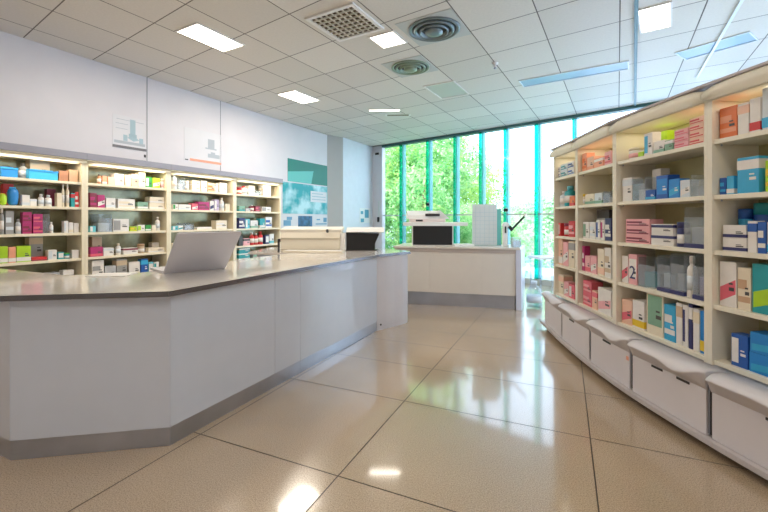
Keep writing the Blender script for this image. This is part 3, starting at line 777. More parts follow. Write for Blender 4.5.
stock(lb[3], LN[3], G1, [
 (0, 173, 178, 173, 't', 'pale', 'white'), (0, 178.5, 185, 177, 'c', 'white', None), (0, 186, 190, 181, 'j', 'silver', 'white'), (0, 192, 200, 180.5, 'b', 'cream', 'white', 0, 2), (0, 201.5, 207, 181, 'b', 'white', 'cream', 3), (0, 208, 214.5, 183, 'b', 'beige', 'orange', 3), (0, 215, 219, 184, 'j', 'pale', 'white'), (0, 220, 227, 183, 'b', 'white', 'pale', 0),
 (1, 173, 178, 204, 'b', 'white', 'green', 1), (1, 178.5, 191, 204.5, 'b', 'white', 'pale', 0), (1, 192, 198, 203.5, 'b', 'rose', 'white', 4), (1, 198.5, 209.5, 202, 'b', 'magenta', 'maroon', 3), (1, 210, 214, 201, 'b', 'white', 'navy', 4), (1, 214.5, 219, 199.5, 'b', 'lilac', 'white', 1), (1, 221, 225, 197.5, 't', 'white', 'cream'), (1, 225.5, 230, 204, 'b', 'cream', None),
 (2, 172.6, 178, 226, 'b', 'aqua', 'white', 1), (2, 178.5, 183, 225.5, 'b', 'white', 'teal', 4), (2, 185, 194, 223, 'c', 'grey', None), (2, 197, 212, 227, 'b', 'white', 'cream', 0), (2, 216, 227, 220.5, 'b', 'cream', 'white', 3),
 (3, 172, 177, 243, 'b', 'cream', None), (3, 178, 185, 243, 'b', 'white', 'pale', 0), (3, 190, 200, 242, 'b', 'beige', 'white', 3), (3, 205, 216, 243, 'b', 'white', 'sky', 1),
 (4, 172, 178, 262, 'b', 'white', 'sky', 1), (4, 220, 229, 258, 'b', 'white', 'pale', 0)])
stock(lb[4], LN[4], G1, [
 (0, 238.5, 243, 187, 'j', 'red', 'maroon'), (0, 243.5, 248.5, 186, 't', 'white', 'red'), (0, 249, 254.5, 186, 'b', 'white', 'pale', 3), (0, 256, 261, 190, 'c', 'white', None), (0, 263, 271, 185.5, 'b', 'white', 'cream', 0, 2),
 (1, 239, 245, 206, 'b', 'sage', 'teal', 0), (1, 245.5, 250.5, 208, 'b', 'grey', 'white', 3), (1, 251, 255, 205, 't', 'maroon', 'white'), (1, 255.5, 260, 206, 'b', 'maroon', 'rose', 3), (1, 262, 271, 207, 'b', 'white', 'grey', 1),
 (2, 239, 245, 218, 'b', 'navy', 'white', 3), (2, 245.5, 250, 219, 'b', 'aqua', 'white', 1), (2, 250.5, 258, 220.5, 'b', 'white', 'sage', 0), (2, 260, 265, 218.5, 'b', 'teal', 'white', 0), (2, 265.5, 272, 217, 'b', 'white', 'deepblue', 3),
 (3, 239, 243, 236, 'b', 'dark', None), (3, 243.5, 250, 238.5, 'b', 'pink', 'dark', 2), (3, 251.5, 255, 232.5, 't', 'red', 'white'), (3, 255.5, 259, 233, 't', 'red', 'white'), (3, 260, 264, 231.5, 't', 'red', 'red'), (3, 265.5, 269, 235, 'b', 'navy', 'white', 5), (3, 269.5, 274, 234, 'b', 'white', 'aqua', 0),
 (4, 239, 250, 248, 'b', 'teal', 'white', 2, 3), (4, 253, 262, 252, 'b', 'grey', 'sage', 3), (4, 264, 272, 250, 'b', 'dark', 'grey', 3)])

# ------------------------------------------------------------------ goods on the right
G2 = 'packs on the right hand shelving'
stock(rb[0], RN[0], G2, [
 (0, 553, 560, 167, 'b', 'white', 'navy', 3, 2), (0, 560.5, 567, 164, 'b', 'pale', 'teal', 3, 2), (0, 567.5, 574, 161.5, 'b', 'white', 'deepblue', 3, 2),
 (1, 553, 557, 193, 't', 'silver', 'grey'), (1, 557.5, 562, 191, 't', 'pale', 'white'), (1, 562.5, 567.5, 186, 't', 'teal', 'aqua'), (1, 569.5, 574.5, 196, 'b', 'orange', 'red', 0),
 (2, 555, 561, 223, 'b', 'red', 'white', 1), (2, 561.5, 568, 223, 'j', 'red', 'maroon'), (2, 568.5, 574.5, 221, 'b', 'red', 'pink', 3),
 (3, 553.5, 557, 239, 't', 'peach', 'white'), (3, 557.5, 562.5, 238, 'b', 'peach', 'white', 0), (3, 563, 568, 242, 'b', 'pink', 'white', 4), (3, 568.5, 574.5, 241, 'b', 'cream', 'grey', 2),
 (4, 554, 558, 276, 't', 'white', 'white'), (4, 558.5, 563.5, 275, 'b', 'cream', 'peach', 2), (4, 564, 568.5, 282, 'b', 'pink', 'white', 4), (4, 569, 574.5, 285, 'b', 'rose', 'white', 1)])
stock(rb[1], RN[1], G2, [
 (0, 580, 586.5, 153.5, 'b', 'salmon', 'orange', 3), (0, 587, 593.5, 157, 'b', 'peach', 'salmon', 0), (0, 594, 603, 158, 'b', 'salmon', 'white', 2), (0, 604.5, 611, 151.5, 'b', 'pink', 'rose', 3),
 (1, 580, 584, 194, 'j', 'cream', 'yellow'), (1, 585, 594, 194, 'b', 'cream', 'sage', 0), (1, 594.5, 602, 193, 'b', 'pale', 'sage', 0), (1, 603, 610, 191, 'c', 'white', None),
 (2, 583, 589, 222, 'b', 'white', 'sage', 1), (2, 589.5, 595.5, 222, 'b', 'white', 'pale', 3), (2, 596, 600, 220, 'b', 'white', 'deepblue', 1), (2, 600.5, 604.5, 220, 'b', 'white', 'magenta', 1), (2, 605, 611, 218.5, 'b', 'navy', 'white', 3), (2, 597, 609, 210, 'b', 'dark', 'grey', 3, 1, .17),
 (3, 580, 584.5, 246, 'b', 'magenta', 'white', 3), (3, 585, 590, 256, 'b', 'pink', 'rose', 0), (3, 590.5, 596.5, 256, 'b', 'pink', 'white', 4), (3, 597.5, 604, 249, 'b', 'cream', 'peach', 0), (3, 604.5, 611, 248, 'b', 'white', 'beige', 3),
 (4, 583, 591.5, 281, 'b', 'rose', 'pink', 3, 2), (4, 592, 597, 291, 'b', 'peach', 'rose', 2), (4, 598, 611, 289, 'b', 'white', 'pink', 4)])
stock(rb[2], RN[2], G2, [
 (0, 624, 637, 148, 'j', 'white', 'cream'), (0, 638, 643, 152, 'b', 'lime', None), (0, 644, 652.5, 133, 'b', 'white', 'sky', 1), (0, 653.5, 664, 141, 'b', 'white', 'sage', 0), (0, 654, 667, 132, 'b', 'lime', 'yellow', 0, 1, .17), (0, 664.5, 673, 140, 'b', 'sage', 'white', 2),
 (0, 674, 688.5, 129, 'b', 'pink', 'rose', 3, 3), (0, 689, 704, 117, 'b', 'peach', 'red', 3, 4),
 (1, 617.5, 622, 181, 'b', 'sky', 'white', 3), (1, 622.5, 632, 178, 'b', 'white', 'pale', 2), (1, 632.5, 645, 178, 'c', 'white', None), (1, 645.5, 655, 190, 'b', 'deepblue', 'sky', 0), (1, 652, 661, 169, 'b', 'white', 'cream', 0, 1, .2), (1, 656, 668, 175.5, 'b', 'deepblue', 'blue', 5), (1, 668.5, 679.5, 179, 'b', 'blue', 'sky', 4), (1, 680, 690, 180, 'b', 'pale', 'white', 4), (1, 690.5, 704.5, 174, 'c', 'grey', None),
 (2, 625.5, 650, 219, 'b', 'pink', 'maroon', 3, 3), (2, 651, 673.5, 224, 'b', 'white', 'navy', 2, 2), (2, 674, 683, 222, 'j', 'navy', 'navy'), (2, 684, 704.5, 207, 'c', 'silver', 'navy'),
 (3, 620.5, 628, 256, 'b', 'white', 'rose', 4), (3, 628.5, 637, 254.5, 'b', 'pink', 'white', 5), (3, 638, 655, 258, 'c', 'teal', None), (3, 657, 670, 256, 'c', 'pale', 'navy'), (3, 670.5, 684, 254, 'c', 'silver', 'navy'), (3, 684.5, 692, 256, 't', 'white', 'white'), (3, 692.5, 704.5, 256, 'c', 'lilac', 'navy'),
 (4, 621.5, 632, 300, 'b', 'peach', 'rose', 4), (4, 632.5, 644, 301, 'b', 'white', 'yellow', 0), (4, 646.5, 663.5, 289, 'b', 'cream', 'sage', 5), (4, 664, 675.5, 305, 'b', 'sky', 'white', 3), (4, 676, 682, 303, 'b', 'white', 'beige', 2), (4, 682.5, 688, 305, 'b', 'white', 'navy', 1), (4, 688.5, 692.5, 304, 'b', 'navy', 'white', 2), (4, 693, 699.5, 309, 'b', 'white', 'cream', 2), (4, 700, 705, 311, 'b', 'blue', 'yellow', 0)])
stock(rb[3], RN[3], G2, [
 (0, 717, 737, 107, 'b', 'orange', 'salmon', 3), (0, 737.5, 749, 103, 'b', 'white', 'peach', 2), (0, 749.5, 760.5, 98, 'b', 'white', 'red', 0), (0, 762, 775, 87, 'b', 'pale', 'sky', 0),
 (1, 718, 726, 178, 'b', 'deepblue', 'sky', 3), (1, 726.5, 734, 176, 'b', 'sky', 'white', 0), (1, 737, 759, 157, 'b', 'sky', 'white', 2), (1, 765, 780, 160, 'b', 'lime', 'yellow', 3), (1, 733, 740, 167, 'b', 'white', 'pale', 0, 1, .18),
 (2, 722.5, 746.5, 225, 'b', 'white', 'navy', 0, 2), (2, 747.5, 757, 221, 'b', 'white', 'deepblue', 2), (2, 757.5, 766, 222, 'b', 'deepblue', 'white', 3), (2, 730, 747, 209, 'j', 'sky', 'deepblue', 0, 1, .16), (2, 748, 768, 203, 'j', 'deepblue', 'teal', 0, 1, .19), (2, 767, 790, 222, 'b', 'white', 'sky', 0),
 (3, 717, 736.5, 262, 'b', 'white', 'rose', 4), (3, 737.5, 751, 268, 'b', 'cream', 'tan', 3), (3, 752, 785, 265, 'b', 'teal', 'lime', 4),
 (4, 731, 748, 335, 'b', 'deepblue', 'white', 1), (4, 749, 800, 337, 'b', 'blue', 'sky', 4, 2)])

# the readable 2 printed on the pink pack
def text_on(s, size, loc, ang, m, parent, name='printed_number'):
    cu = bpy.data.curves.new(name, 'FONT'); cu.body = s; cu.size = size; cu.extrude = .0008; cu.align_x = 'CENTER'
    t = bpy.data.objects.new(name, cu); col.objects.link(t)
    dg = bpy.context.evaluated_depsgraph_get(); me = bpy.data.meshes.new_from_object(t.evaluated_get(dg))
    bpy.data.objects.remove(t); me.materials.clear(); me.materials.append(m)
    o = bpy.data.objects.new(name, me); col.objects.link(o); o.parent = parent; o.location = loc; o.rotation_euler = (PI / 2, 0, ang)
    return o
for o in list(col.objects):
    if o.get('label', '').startswith('pink and white box') and 'fourth shelf of the wide' in o['label']:
        text_on('2', .16, (0, -.0035, .05), 0, gm('navy'), o)

# ------------------------------------------------------------------ service counter
TZ = .97
F0, F1, F2 = V2(-1.325, 2.48), V2(-.765, 3.66), V2(-.09, 5.05)
P1, P0 = V2(-2.175, 2.325), V2(-3.5, 2.95)
o = thing('service_counter', 'long white pharmacy counter with grey worktop and steel plinth', 'counter', (0, 0, 0))
core = [P0, P1, F0, F1, F2, V2(-.25, 5.25), V2(-.3, 5.85), V2(-1.7, 6.05), V2(-1.72, 5.42), V2(-1.2, 5.25), V2(-2.0, 3.25), V2(-2.5, 3.2), V2(-3.8, 3.75)]
def seg_panel(A, B, z0, z1, t, off, m, name, gap=.002, bev=.002):
    d = (B - A).normalized(); n = V2(-d.y, d.x)      # n points into the counter for A->B with the inside on the left
    A2 = A + d * gap + n * off; L = (B - A).length - 2 * gap
    b = bmesh.new(); bx(b, 0, L, 0, t, z0, z1, 0, bev)
    return obj(name, b, m, o, (A2.x, A2.y, 0), math.atan2(d.y, d.x))
def cpt(px):
    for A, B in ((F0, F1), (F1, F2)):
        s = ray_on_line(px, A, B)
        if 0 <= s <= (B - A).length + .001: return A + (B - A).normalized() * s
    return F2
c275, c318 = cpt(275), cpt(318)
# carcass, kept inside the panels
b = bmesh.new()
cin = [V2(-3.48, 3.0), V2(-2.16, 2.365), V2(-1.36, 2.52), V2(-.80, 3.68), V2(-.13, 5.07), V2(-.28, 5.25), V2(-.3, 5.85), V2(-1.7, 6.05), V2(-1.72, 5.42), V2(-1.2, 5.25), V2(-2.0, 3.25), V2(-2.5, 3.2), V2(-3.78, 3.72)]
prism(b, cin, .1, .93); obj('carcass', b, M_panel, o)
seg_panel(P0, P1, .115, .935, .022, 0, M_panel, 'front_panel')
seg_panel(P1, F0, .115, .935, .022, 0, M_panel, 'front_panel')
seg_panel(F0, c275, .115, .935, .022, 0, M_panel, 'front_panel', .0015)
seg_panel(c275, F1, .115, .935, .022, 0, M_panel, 'front_panel', .0012)
seg_panel(F1, F2, .115, .935, .022, 0, M_panel, 'front_panel', .0008)
for A, B in ((P0, P1), (P1, F0), (F0, F1), (F1, F2)):
    seg_panel(A, B, .0, .1135, .02, .004, M_steel, 'plinth', .0)
b = bmesh.new()
top_poly = [V2(-3.52, 2.90), V2(-2.20, 2.275), V2(-1.30, 2.42), V2(-.735, 3.645), V2(-.06, 5.02), V2(.12, 5.24), V2(.36, 5.48), V2(.33, 5.62), V2(-.04, 6.08), V2(-1.78, 6.3), V2(-1.82, 5.36), V2(-1.22, 5.2), V2(-2.02, 3.2), V2(-2.5, 3.13), V2(-3.85, 3.75)]
prism(b, top_poly, .94, TZ)
bmesh.ops.triangulate(b, faces=[f for f in b.faces if len(f.verts) > 4])
obj('worktop', b, M_top, o)
b = bmesh.new()
for A, B in zip(top_poly[:8], top_poly[1:9]):
    d = (B - A).normalized(); n = V2(d.y, -d.x)
    prism(b, [A + n * .001, B + n * .001, B + n * .004, A + n * .004], .936, TZ - .002)
obj('worktop_edge', b, mat('edge_steel', rgb(120, 118, 120), .25, metal=.8), o)
# rounded white end
b = bmesh.new(); ep = [F2 + V2(-.03, .02), F2, V2(.03, 5.16), V2(.14, 5.27), V2(.25, 5.37), V2(.315, 5.47), V2(.33, 5.56), V2(.28, 5.66), V2(.0, 5.98), V2(-.1, 5.98), V2(-.22, 5.4)]
prism(b, ep, .0, .935); obj('end_panel', b, M_white, o)
b = bmesh.new(); lathe(b, [(.012, -.004), (.012, .004)], seg=12)
k = obj('screw_cap', b, M_dark, o, (-.04, 5.085, .07)); k.rotation_euler = (PI / 2, 0, .8)

# silver monitor seen from behind, tipped back over the counter
A = Vector((-1.775, 3.21, TZ + .012)); u = Vector((.7071, .7071, 0)); n = Vector((.7071, -.7071, 0)); v = (n * .335 + Vector((0, 0, .335))).normalized()
o = thing('laptop', 'silver laptop with open lid seen from behind on the counter', 'laptop', (A.x, A.y, TZ))
Wd, Hd = .50, .475; nn = u.cross(v).normalized()
b = bmesh.new()
def rounded_quad(b, A, u, v, W, Hh, t, nn, r=.02):
    pts = []
    for cx_, cy_, a0 in ((W - r, r, -90), (W - r, Hh - r, 0), (r, Hh - r, 90), (r, r, 180)):
        for k in range(5):
            th = math.radians(a0 + 22.5 * k); pts.append((cx_ + r * math.cos(th), cy_ + r * math.sin(th)))
    f1 = [b.verts.new(A + u * x + v * y) for x, y in pts]; f2 = [b.verts.new(A + u * x + v * y + nn * t) for x, y in pts]
    fs = [b.faces.new(f1), b.faces.new(f2[::-1])] + [b.faces.new((f1[k], f1[(k + 1) % len(pts)], f2[(k + 1) % len(pts)], f2[k])) for k in range(len(pts))]
    bmesh.ops.recalc_face_normals(b, faces=fs)
Z0 = Vector((0, 0, .002))
rounded_quad(b, Z0, u, v, Wd, Hd, .012, nn); obj('lid', b, M_lidgrey, o)
sgn = -1 if nn.dot(n) > 0 else 1
b = bmesh.new(); off = nn * (-.0015 if sgn == -1 else .0125)
rounded_quad(b, Z0 + u * .02 + v * .02 + off, u, v, Wd - .04, Hd - .04, .001, nn, .01); obj('screen', b, M_screen, o)
b = bmesh.new(); rounded_quad(b, Vector((0, 0, .003)) - n * .02 , u, -n, Wd, .34, .018, Vector((0, 0, 1)), .02)
for vtx in b.verts: vtx.co.z -= 0.002
obj('keyboard_base', b, M_lidgrey, o)
b = bmesh.new(); tube(b, u * .03 + Vector((0, 0, .012)) - n * .008, u * (Wd - .03) + Vector((0, 0, .012)) - n * .008, .011); obj('hinge', b, M_dark, o)

# papers by the laptop
o = tag(boxobj('paper_sheet', -.14, .14, -.1, .1, 0, .006, M_whitep, None), 'white paper stack lying on the counter left of the laptop', 'paper')
o.location = (-2.12, 3.12, TZ + .001); o.rotation_euler.z = .15

# beige machine on the far end of the counter
o = thing('label_printer', 'long beige office machine with rounded lid on the far counter end', 'printer', (-1.0, 5.66, TZ), -.02)
b = bmesh.new()
prof = [(-.17, .0), (-.18, .01), (-.18, .19), (-.15, .255), (-.08, .285), (.12, .29), (.18, .26), (.18, .0)]
xprism(b, prof, -.415, .40); obj('printer_body', b, M_beige, o)
b = bmesh.new(); xprism(b, [(-.186, .165), (-.186, .178), (-.179, .178), (-.179, .165)], -.41, .395); xprism(b, [(-.186, .02), (-.186, .03), (-.179, .03), (-.179, .02)], -.41, .395)
obj('seam', b, mat('seam_beige', rgb(178, 168, 148), .5), o)
b = bmesh.new(); xprism(b, [(-.15, .256), (-.16, .30), (.14, .335), (.17, .28), (-.08, .29)], -.43, .42); obj('lid', b, mat('lid_beige', rgb(236, 230, 216), .4), o)
b = bmesh.new(); tube(b, (.23, -.175, .27), (.23, -.205, .29), .018, 12); obj('knob', b, M_dark, o)
b = bmesh.new(); bx(b, -.455, -.418, -.19, -.05, .13, .17); bx(b, -.455, -.43, -.19, -.16, 0, .13); obj('side_bracket', b, M_dark, o)
b = bmesh.new(); bx(b, .4, .47, -.15, .15, .0, .25, 0, .02); obj('end_cap', b, M_whitep, o)
o = thing('keyboard', 'pale flat keyboard tray in front of the beige machine', 'keyboard', (-.93, 5.32, TZ), -.08)
boxobj('case', -.40, .40, -.10, .10, .001, .022, M_beige, o, .005)
b = bmesh.new()
for i in range(14):
    for j in range(4): bx(b, -.37 + i * .053, -.37 + i * .053 + .045, -.085 + j * .042, -.085 + j * .042 + .034, .022, .028)
obj('keys', b, M_whitep, o)['kind'] = 'stuff'

o = thing('cash_register', 'black box shaped register with a white top hood on the counter end', 'cash register', (-.33, 5.74, TZ), 0)
b = bmesh.new(); q = [(-.28, .0), (.20, .0), (.20, .09), (.265, .235), (-.21, .25), (-.28, .21), (-.24, .13), (-.28, .09)]
a1 = [b.verts.new((x, -.12, z + .001)) for x, z in q]; a2 = [b.verts.new((x, .14, z + .001)) for x, z in q]
fs = [b.faces.new(a1), b.faces.new(a2[::-1])] + [b.faces.new((a1[k], a1[(k + 1) % 8], a2[(k + 1) % 8], a2[k])) for k in range(8)]
bmesh.ops.recalc_face_normals(b, faces=fs); obj('register_body', b, M_black, o)
b = bmesh.new(); xprism(b, [(-.10, .252), (-.13, .262), (-.09, .30), (.0, .325), (.14, .30), (.16, .252)], -.20, .33); obj('hood', b, M_whitep, o)
boxobj('base_plate', -.27, .23, -.13, .15, -.0, .006, M_dark, o)

# ------------------------------------------------------------------ posters on the left wall
def wall_poster(px0, px1, z0, z1, label, cat='poster', zr=0.0):
    """returns (root, width); local x right, z up, front towards -y, origin at the lower left corner"""
    t0, t1 = on_wall(px0), on_wall(px1); P = WL0 + UL * t0 - NL * .004
    o = thing('poster', label, cat, (P.x, P.y, z0), math.atan2(UL.y, UL.x)); return o, t1 - t0
def flat(name, polys, m, parent, y0, y1):
    b = bmesh.new()
    for q in polys:
        v = [b.verts.new((x, y0, z)) for x, z in q] + [b.verts.new((x, y1, z)) for x, z in q]; n_ = len(q)
        fs = [b.faces.new(v[:n_]), b.faces.new(v[n_:][::-1])] + [b.faces.new((v[k], v[n_ + k], v[n_ + (k + 1) % n_], v[(k + 1) % n_])) for k in range(n_)]
        bmesh.ops.recalc_face_normals(b, faces=fs)
    return obj(name, b, m, parent)
def R(x0, z0, x1, z1): return [(x0, z0), (x1, z0), (x1, z1), (x0, z1)]
def wz(px, py):
    P = WL0 + UL * on_wall(px); return EYE + (CY - py) * P.y / FPX
M_paper = mat('poster_paper', rgb(222, 220, 222), .5); M_ink = mat('poster_ink', rgb(168, 192, 200), .5); M_ink2 = mat('poster_ink_grey', rgb(178, 184, 190), .5)
z0, z1 = wz(129, 147), wz(129, 117)
o, W = wall_poster(112.5, 146, z0, z1, 'pale poster with a blue tower drawing above the second left cabinet'); Hh = z1 - z0
flat('paper', [R(0, 0, W, Hh)], M_paper, o, -.002, .003)
flat('tower_drawing', [R(W*.50, Hh*.42, W*.66, Hh*.92), R(W*.46, Hh*.34, W*.70, Hh*.44), R(W*.3, Hh*.18, W*.42, Hh*.38), [(W*.42, Hh*.3), (W*.6, Hh*.42), (W*.78, Hh*.26), (W*.6, Hh*.2)], R(W*.78, Hh*.16, W*.9, Hh*.34)], M_ink, o, -.0035, -.002)
flat('ground_drawing', [R(W*.04, Hh*.08, W*.96, Hh*.17), R(W*.08, Hh*.56, W*.42, Hh*.575), R(W*.08, Hh*.72, W*.44, Hh*.735), R(W*.1, Hh*.86, W*.92, Hh*.875)], M_ink2, o, -.0032, -.002)
flat('bottom_rail', [R(0, -.03, W * 1.0, .005)], mat('rail_grey', rgb(120, 116, 118), .5), o, -.008, .003)
flat('clip', [R(W*.93, -.12, W*.985, -.08), R(W*.84, -.21, W*.98, -.17)], M_dark, o, -.006, .003)
z0, z1 = wz(203, 163), wz(203, 131)
o, W = wall_poster(184, 221, z0, z1, 'white poster with faint drawing and a red bottom stripe, above third left cabinet'); Hh = z1 - z0
flat('paper', [R(0, 0, W, Hh)], M_paper, o, -.002, .003)
flat('faint_drawing', [R(W*.62, Hh*.50, W*.80, Hh*.78), R(W*.55, Hh*.46, W*.86, Hh*.5), R(W*.62, Hh*.2, W*.95, Hh*.32), R(W*.7, Hh*.32, W*.82, Hh*.38)], M_ink2, o, -.0035, -.002)
flat('red_stripe', [R(W*.14, Hh*.015, W, Hh*.09)], gm('salmon'), o, -.0035, -.002)
flat('corner_mark', [R(W*.02, Hh*.02, W*.1, Hh*.05)], M_dark, o, -.0035, -.002)
# three posters by the far cabinet
z0, z1 = wz(307, 183.5), wz(307, 162)
o, W = wall_poster(287.5, 327, z0, z1, 'dark green poster with a pale triangle, top of the three beside the column'); Hh = z1 - z0
flat('sheet', [R(0, 0, W, Hh)], mat('poster_green', rgb(4, 122, 104), .4), o, -.004, .003)
flat('pale_triangle', [[(0, 0), (W*.56, 0), (W*.62, Hh*.62), (0, Hh*.42)]], mat('poster_mint', rgb(96, 190, 180), .4), o, -.0055, -.004)
z0, z1 = wz(306, 214), wz(306, 184.5)
o, W = wall_poster(282.5, 327.5, z0, z1, 'turquoise watercolour poster with a white text block, beside the farthest left cabinet'); Hh = z1 - z0
mt = mat('poster_turq', rgb(40, 176, 186), .4, noise=.0)
nt = mt.node_tree
for nd in nt.nodes:
    if nd.bl_idname == 'ShaderNodeValToRGB': nd.color_ramp.elements[0].color = rgb(10, 160, 168); nd.color_ramp.elements[1].color = rgb(190, 228, 234); nd.color_ramp.elements[0].position = .42; nd.color_ramp.elements[1].position = .62
    if nd.bl_idname == 'ShaderNodeTexNoise': nd.inputs['Scale'].default_value = 2.6
flat('sheet', [R(0, 0, W, Hh)], mt, o, -.004, .003)
flat('white_block', [R(W*.58, Hh*.42, W*.97, Hh*.80)], M_paper, o, -.0055, -.004)
flat('text_lines', [R(W*.61, Hh*.5, W*.94, Hh*.53), R(W*.61, Hh*.6, W*.94, Hh*.63), R(W*.61, Hh*.7, W*.88, Hh*.73)], M_ink, o, -.0062, -.0055)
z0, z1 = wz(305, 228), wz(305, 215)
o, W = wall_poster(281, 328, z0, z1, 'white strip with small blue pictures, lowest of the three beside the column'); Hh = z1 - z0
flat('sheet', [R(0, 0, W, Hh)], M_paper, o, -.004, .003)
flat('small_picture', [R(W*.04, Hh*.2, W*.18, Hh*.6), R(W*.1, Hh*.62, W*.2, Hh*.85)], mat('pic_blue', rgb(110, 160, 190), .4), o, -.0055, -.004)
flat('small_picture', [R(W*.32, Hh*.08, W*.62, Hh*.92)], mat('pic_dark', rgb(50, 100, 140), .4, noise=.5, nscale=8), o, -.0055, -.004)
flat('small_picture', [R(W*.7, Hh*.25, W*.96, Hh*.34), R(W*.88, Hh*.45, W*.96, Hh*.8), R(W*.72, Hh*.6, W*.8, Hh*.7)], mat('pic_blue', rgb(110, 160, 190), .4), o, -.0055, -.004)
# notice on the far wall
dW = (W3 - W2).normalized(); s0 = ray_on_line(360.5, W2, W3); s1 = ray_on_line(368.5, W2, W3); nW = V2(dW.y, -dW.x)
P = W2 + dW * s0 + nW * .004; zz = EYE + (CY - 223) * P.y / FPX; zt = EYE + (CY - 208) * P.y / FPX
o = thing('notice', 'small notice with teal marks on the white wall beside the window', 'notice', (P.x, P.y, zz), math.atan2(dW.y, dW.x)); W = s1 - s0; Hh = zt - zz
flat('paper', [R(-.05, 0, W + .1, Hh)], M_whitep, o, -.002, .003)
flat('teal_marks', [R(0, .02, W*.4, Hh*.3), R(W*.5, Hh*.35, W, Hh*.9), R(0, Hh*.6, W*.3, Hh*.8)], mat('notice_teal', rgb(90, 160, 180), .5), o, -.0035, -.002)

# ------------------------------------------------------------------ reception desk in front of the window
D0, D1 = V2(.18, 6.72), V2(2.10, 6.22); dd = (D1 - D0).normalized(); dn = V2(-dd.y, dd.x); DL = (D1 - D0).length
o = thing('reception_desk', 'white reception desk with steel plinth in front of the windows', 'desk', (D0.x, D0.y, 0), math.atan2(dd.y, dd.x))
DT = .966
boxobj('worktop', -.02, DL + .02, -.03, .95, DT - .03, DT, M_desk, o, .004)
boxobj('upper_rail', 0, DL - .01, -.012, .02, DT - .085, DT - .032, mat('rail_taupe', rgb(190, 178, 172), .4), o)
x1 = ray_on_line(430, D0, D1); x2 = ray_on_line(482, D0, D1)
for q0, q1 in ((.0, x1), (x1, x2), (x2, DL - .05)):
    boxobj('front_panel', q0 + .0015, q1 - .0015, 0, .02, .215, DT - .087, M_desk, o, .002)
boxobj('carcass', 0.0, DL - .05, .021, .93, .21, DT - .032, M_desk, o)
boxobj('plinth', .02, DL - .06, .05, .88, .0, .209, M_steel, o)
b = bmesh.new(); prism(b, [V2(DL - .048, -.025), V2(DL + .03, -.025), V2(DL + .05, .02), V2(DL + .17, 1.0), V2(DL + .14, 1.45), V2(DL - .02, 1.45), V2(DL - .048, .95)], .0, DT - .031)
e = obj('end_panel', b, mat('desk_end', rgb(206, 210, 226), .3, coat=.3), o); e['label'] = 'bluish white rounded end panel'
DR = math.atan2(dd.y, dd.x)
def dpt(px, back):
    A = D0 + dn * back; s = ray_on_line(px, A, A + dd); return A + dd * s
# monitor
P = dpt(432.5, .12); o = thing('monitor', 'black screen with pale frame standing on the reception desk', 'monitor', (P.x, P.y, DT), DR * .3)
hw = .345
boxobj('screen', -hw + .02, hw - .02, -.012, -.0, .02, .335, M_screen, o, .003)
boxobj('housing', -hw, hw, -.001, .04, .004, .36, M_whitep, o, .006)
boxobj('foot', -.12, .12, .0, .16, .0, .0035, M_whitep, o)
# scanner behind it
P = dpt(432, .55); o = thing('photocopier', 'pale office copier with sloping lid behind the black screen', 'copier', (P.x, P.y, DT), 0)
boxobj('cabinet_body', -.28, .28, -.12, .3, .0, .33, M_beige, o, .01)
boxobj('glass_deck', -.50, .60, -.20, .32, .33, .395, M_whitep, o, .015)
boxobj('feeder', -.40, .22, -.15, .28, .395, .455, mat('feeder_pink', rgb(232, 216, 210), .4), o, .015)
b = bmesh.new(); xprism(b, [(-.12, .455), (-.10, .52), (.1, .60), (.26, .60), (.28, .455)], -.44, .10); obj('lid', b, M_whitep, o)
b = bmesh.new(); q = [(.10, .455), (.10, .60), (.14, .60), (.30, .455)]
a1 = [b.verts.new((x, -.08, z)) for x, z in q]; a2 = [b.verts.new((x, .27, z)) for x, z in q]
fs = [b.faces.new(a1), b.faces.new(a2[::-1])] + [b.faces.new((a1[k], a1[(k + 1) % 4], a2[(k + 1) % 4], a2[k])) for k in range(4)]
bmesh.ops.recalc_face_normals(b, faces=fs); obj('sloped_end', b, M_whitep, o)
boxobj('control_panel', -.13, .12, -.135, -.09, .50, .545, M_dark, o, .003)
boxobj('button_row', -.30, -.18, -.154, -.149, .41, .44, M_dark, o)
# document holder
P = dpt(484.5, .45); o = thing('document_holder', 'tall translucent panel standing on the desk left of the white handset', 'display stand', (P.x, P.y, DT), DR * .5)
boxobj('front_sheet', -.205, .205, -.01, -.002, .01, .70, M_frost, o)
boxobj('back_sheet', -.205, .205, .0, .006, .01, .70, mat('sheet_white', rgb(240, 246, 246), .4), o)
b = bmesh.new()
for k in range(1, 9): bx(b, -.19, .19, -.0125, -.0105, .07 * k, .07 * k + .004)
for k in range(-2, 3): bx(b, k * .075 - .002, k * .075 + .002, -.0125, -.0105, .03, .67)
obj('ruled_lines', b, M_ink, o)
boxobj('side_panel', .207, .275, -.0, .012, .01, .62, mat('teal_clear', rgb(110, 184, 178), .2), o)
boxobj('foot', -.22, .28, -.06, .09, .0, .0095, M_acryl, o)
# papers left of it
P = dpt(462, .3); o = tag(boxobj('paper_pile', -.17, .17, -.12, .12, 0, .03, M_whitep, None, .004), 'low white paper pile on the desk right of the black screen', 'paper'); o.location = (P.x, P.y, DT + .0005); o.rotation_euler.z = .2
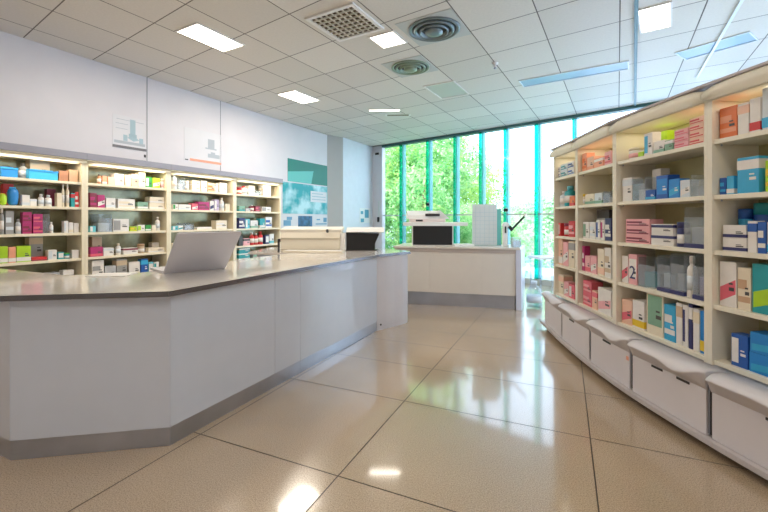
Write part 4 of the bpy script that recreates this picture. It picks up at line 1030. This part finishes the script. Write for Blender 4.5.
# handset on a stand
P = dpt(505.5, .3); o = thing('telephone', 'white upright handset with a black angled arm on the desk', 'telephone', (P.x, P.y, DT), 0)
b = bmesh.new(); bx(b, -.055, .045, -.04, .05, 0, .02, 0, .008); bx(b, -.045, .03, -.03, .04, .02, .30, 0, .015); obj('stand', b, M_whitep, o)
b = bmesh.new(); tube(b, (.0, -.035, .35), (.0, .04, .35), .05, 16); obj('head', b, M_whitep, o)
b = bmesh.new(); tube(b, (-.01, -.038, .22), (-.01, -.032, .33), .014, 10); tube(b, (.045, -.04, .33), (.1, -.04, .27), .03, 10); obj('grip', b, M_black, o)
b = bmesh.new(); tube(b, (.08, -.02, .26), (.31, -.02, .5), .018, 10); obj('arm', b, M_black, o)
b = bmesh.new(); tube(b, (.30, -.02, .49), (.33, -.02, .54), .02, 10); obj('arm_tip', b, M_whitep, o)
P = dpt(516, .2); o = thing('clear_box', 'small clear acrylic box on the desk beneath the black arm', 'box', (P.x, P.y, DT), .1)
b = bmesh.new()
for q in ((-.07, .07, -.05, .05, 0, .004), (-.07, .07, -.05, -.046, .004, .13), (-.07, .07, .046, .05, .004, .16), (-.07, -.066, -.046, .046, .004, .15), (.066, .07, -.046, .046, .004, .15)): bx(b, *q)
obj('box_walls', b, M_acryl, o); boxobj('leaflets', -.06, .06, -.02, .03, .004, .10, gm('pale'), o)

# small white table with clear legs beyond the desk
o = thing('side_table', 'small white topped side table with clear legs beside the window', 'table', (2.93, 7.30, 0), .2)
boxobj('table_top', -.22, .30, -.2, .2, .70, .74, M_whitep, o, .006)
for x, y in ((-.18, -.16), (.26, -.16), (-.18, .16), (.26, .16)):
    b = bmesh.new(); tube(b, (x, y, 0), (x, y, .70), .018, 10); obj('leg', b, M_acryl, o)
o = thing('water_bottle_pack', 'clear plastic container on the floor between desk end and right shelving', 'container', (2.44, 6.5, 0), .3)
b = bmesh.new(); lathe(b, [(.11, 0), (.12, .02), (.12, .22), (.09, .30), (.04, .34), (.04, .38)], seg=20); obj('container_body', b, M_acryl, o)
b = bmesh.new(); lathe(b, [(.045, .37), (.045, .41)], seg=16); obj('cap', b, gm('pale'), o)
b = bmesh.new(); lathe(b, [(.121, .07), (.121, .18)], seg=20); obj('paper_label', b, gm('pale'), o)
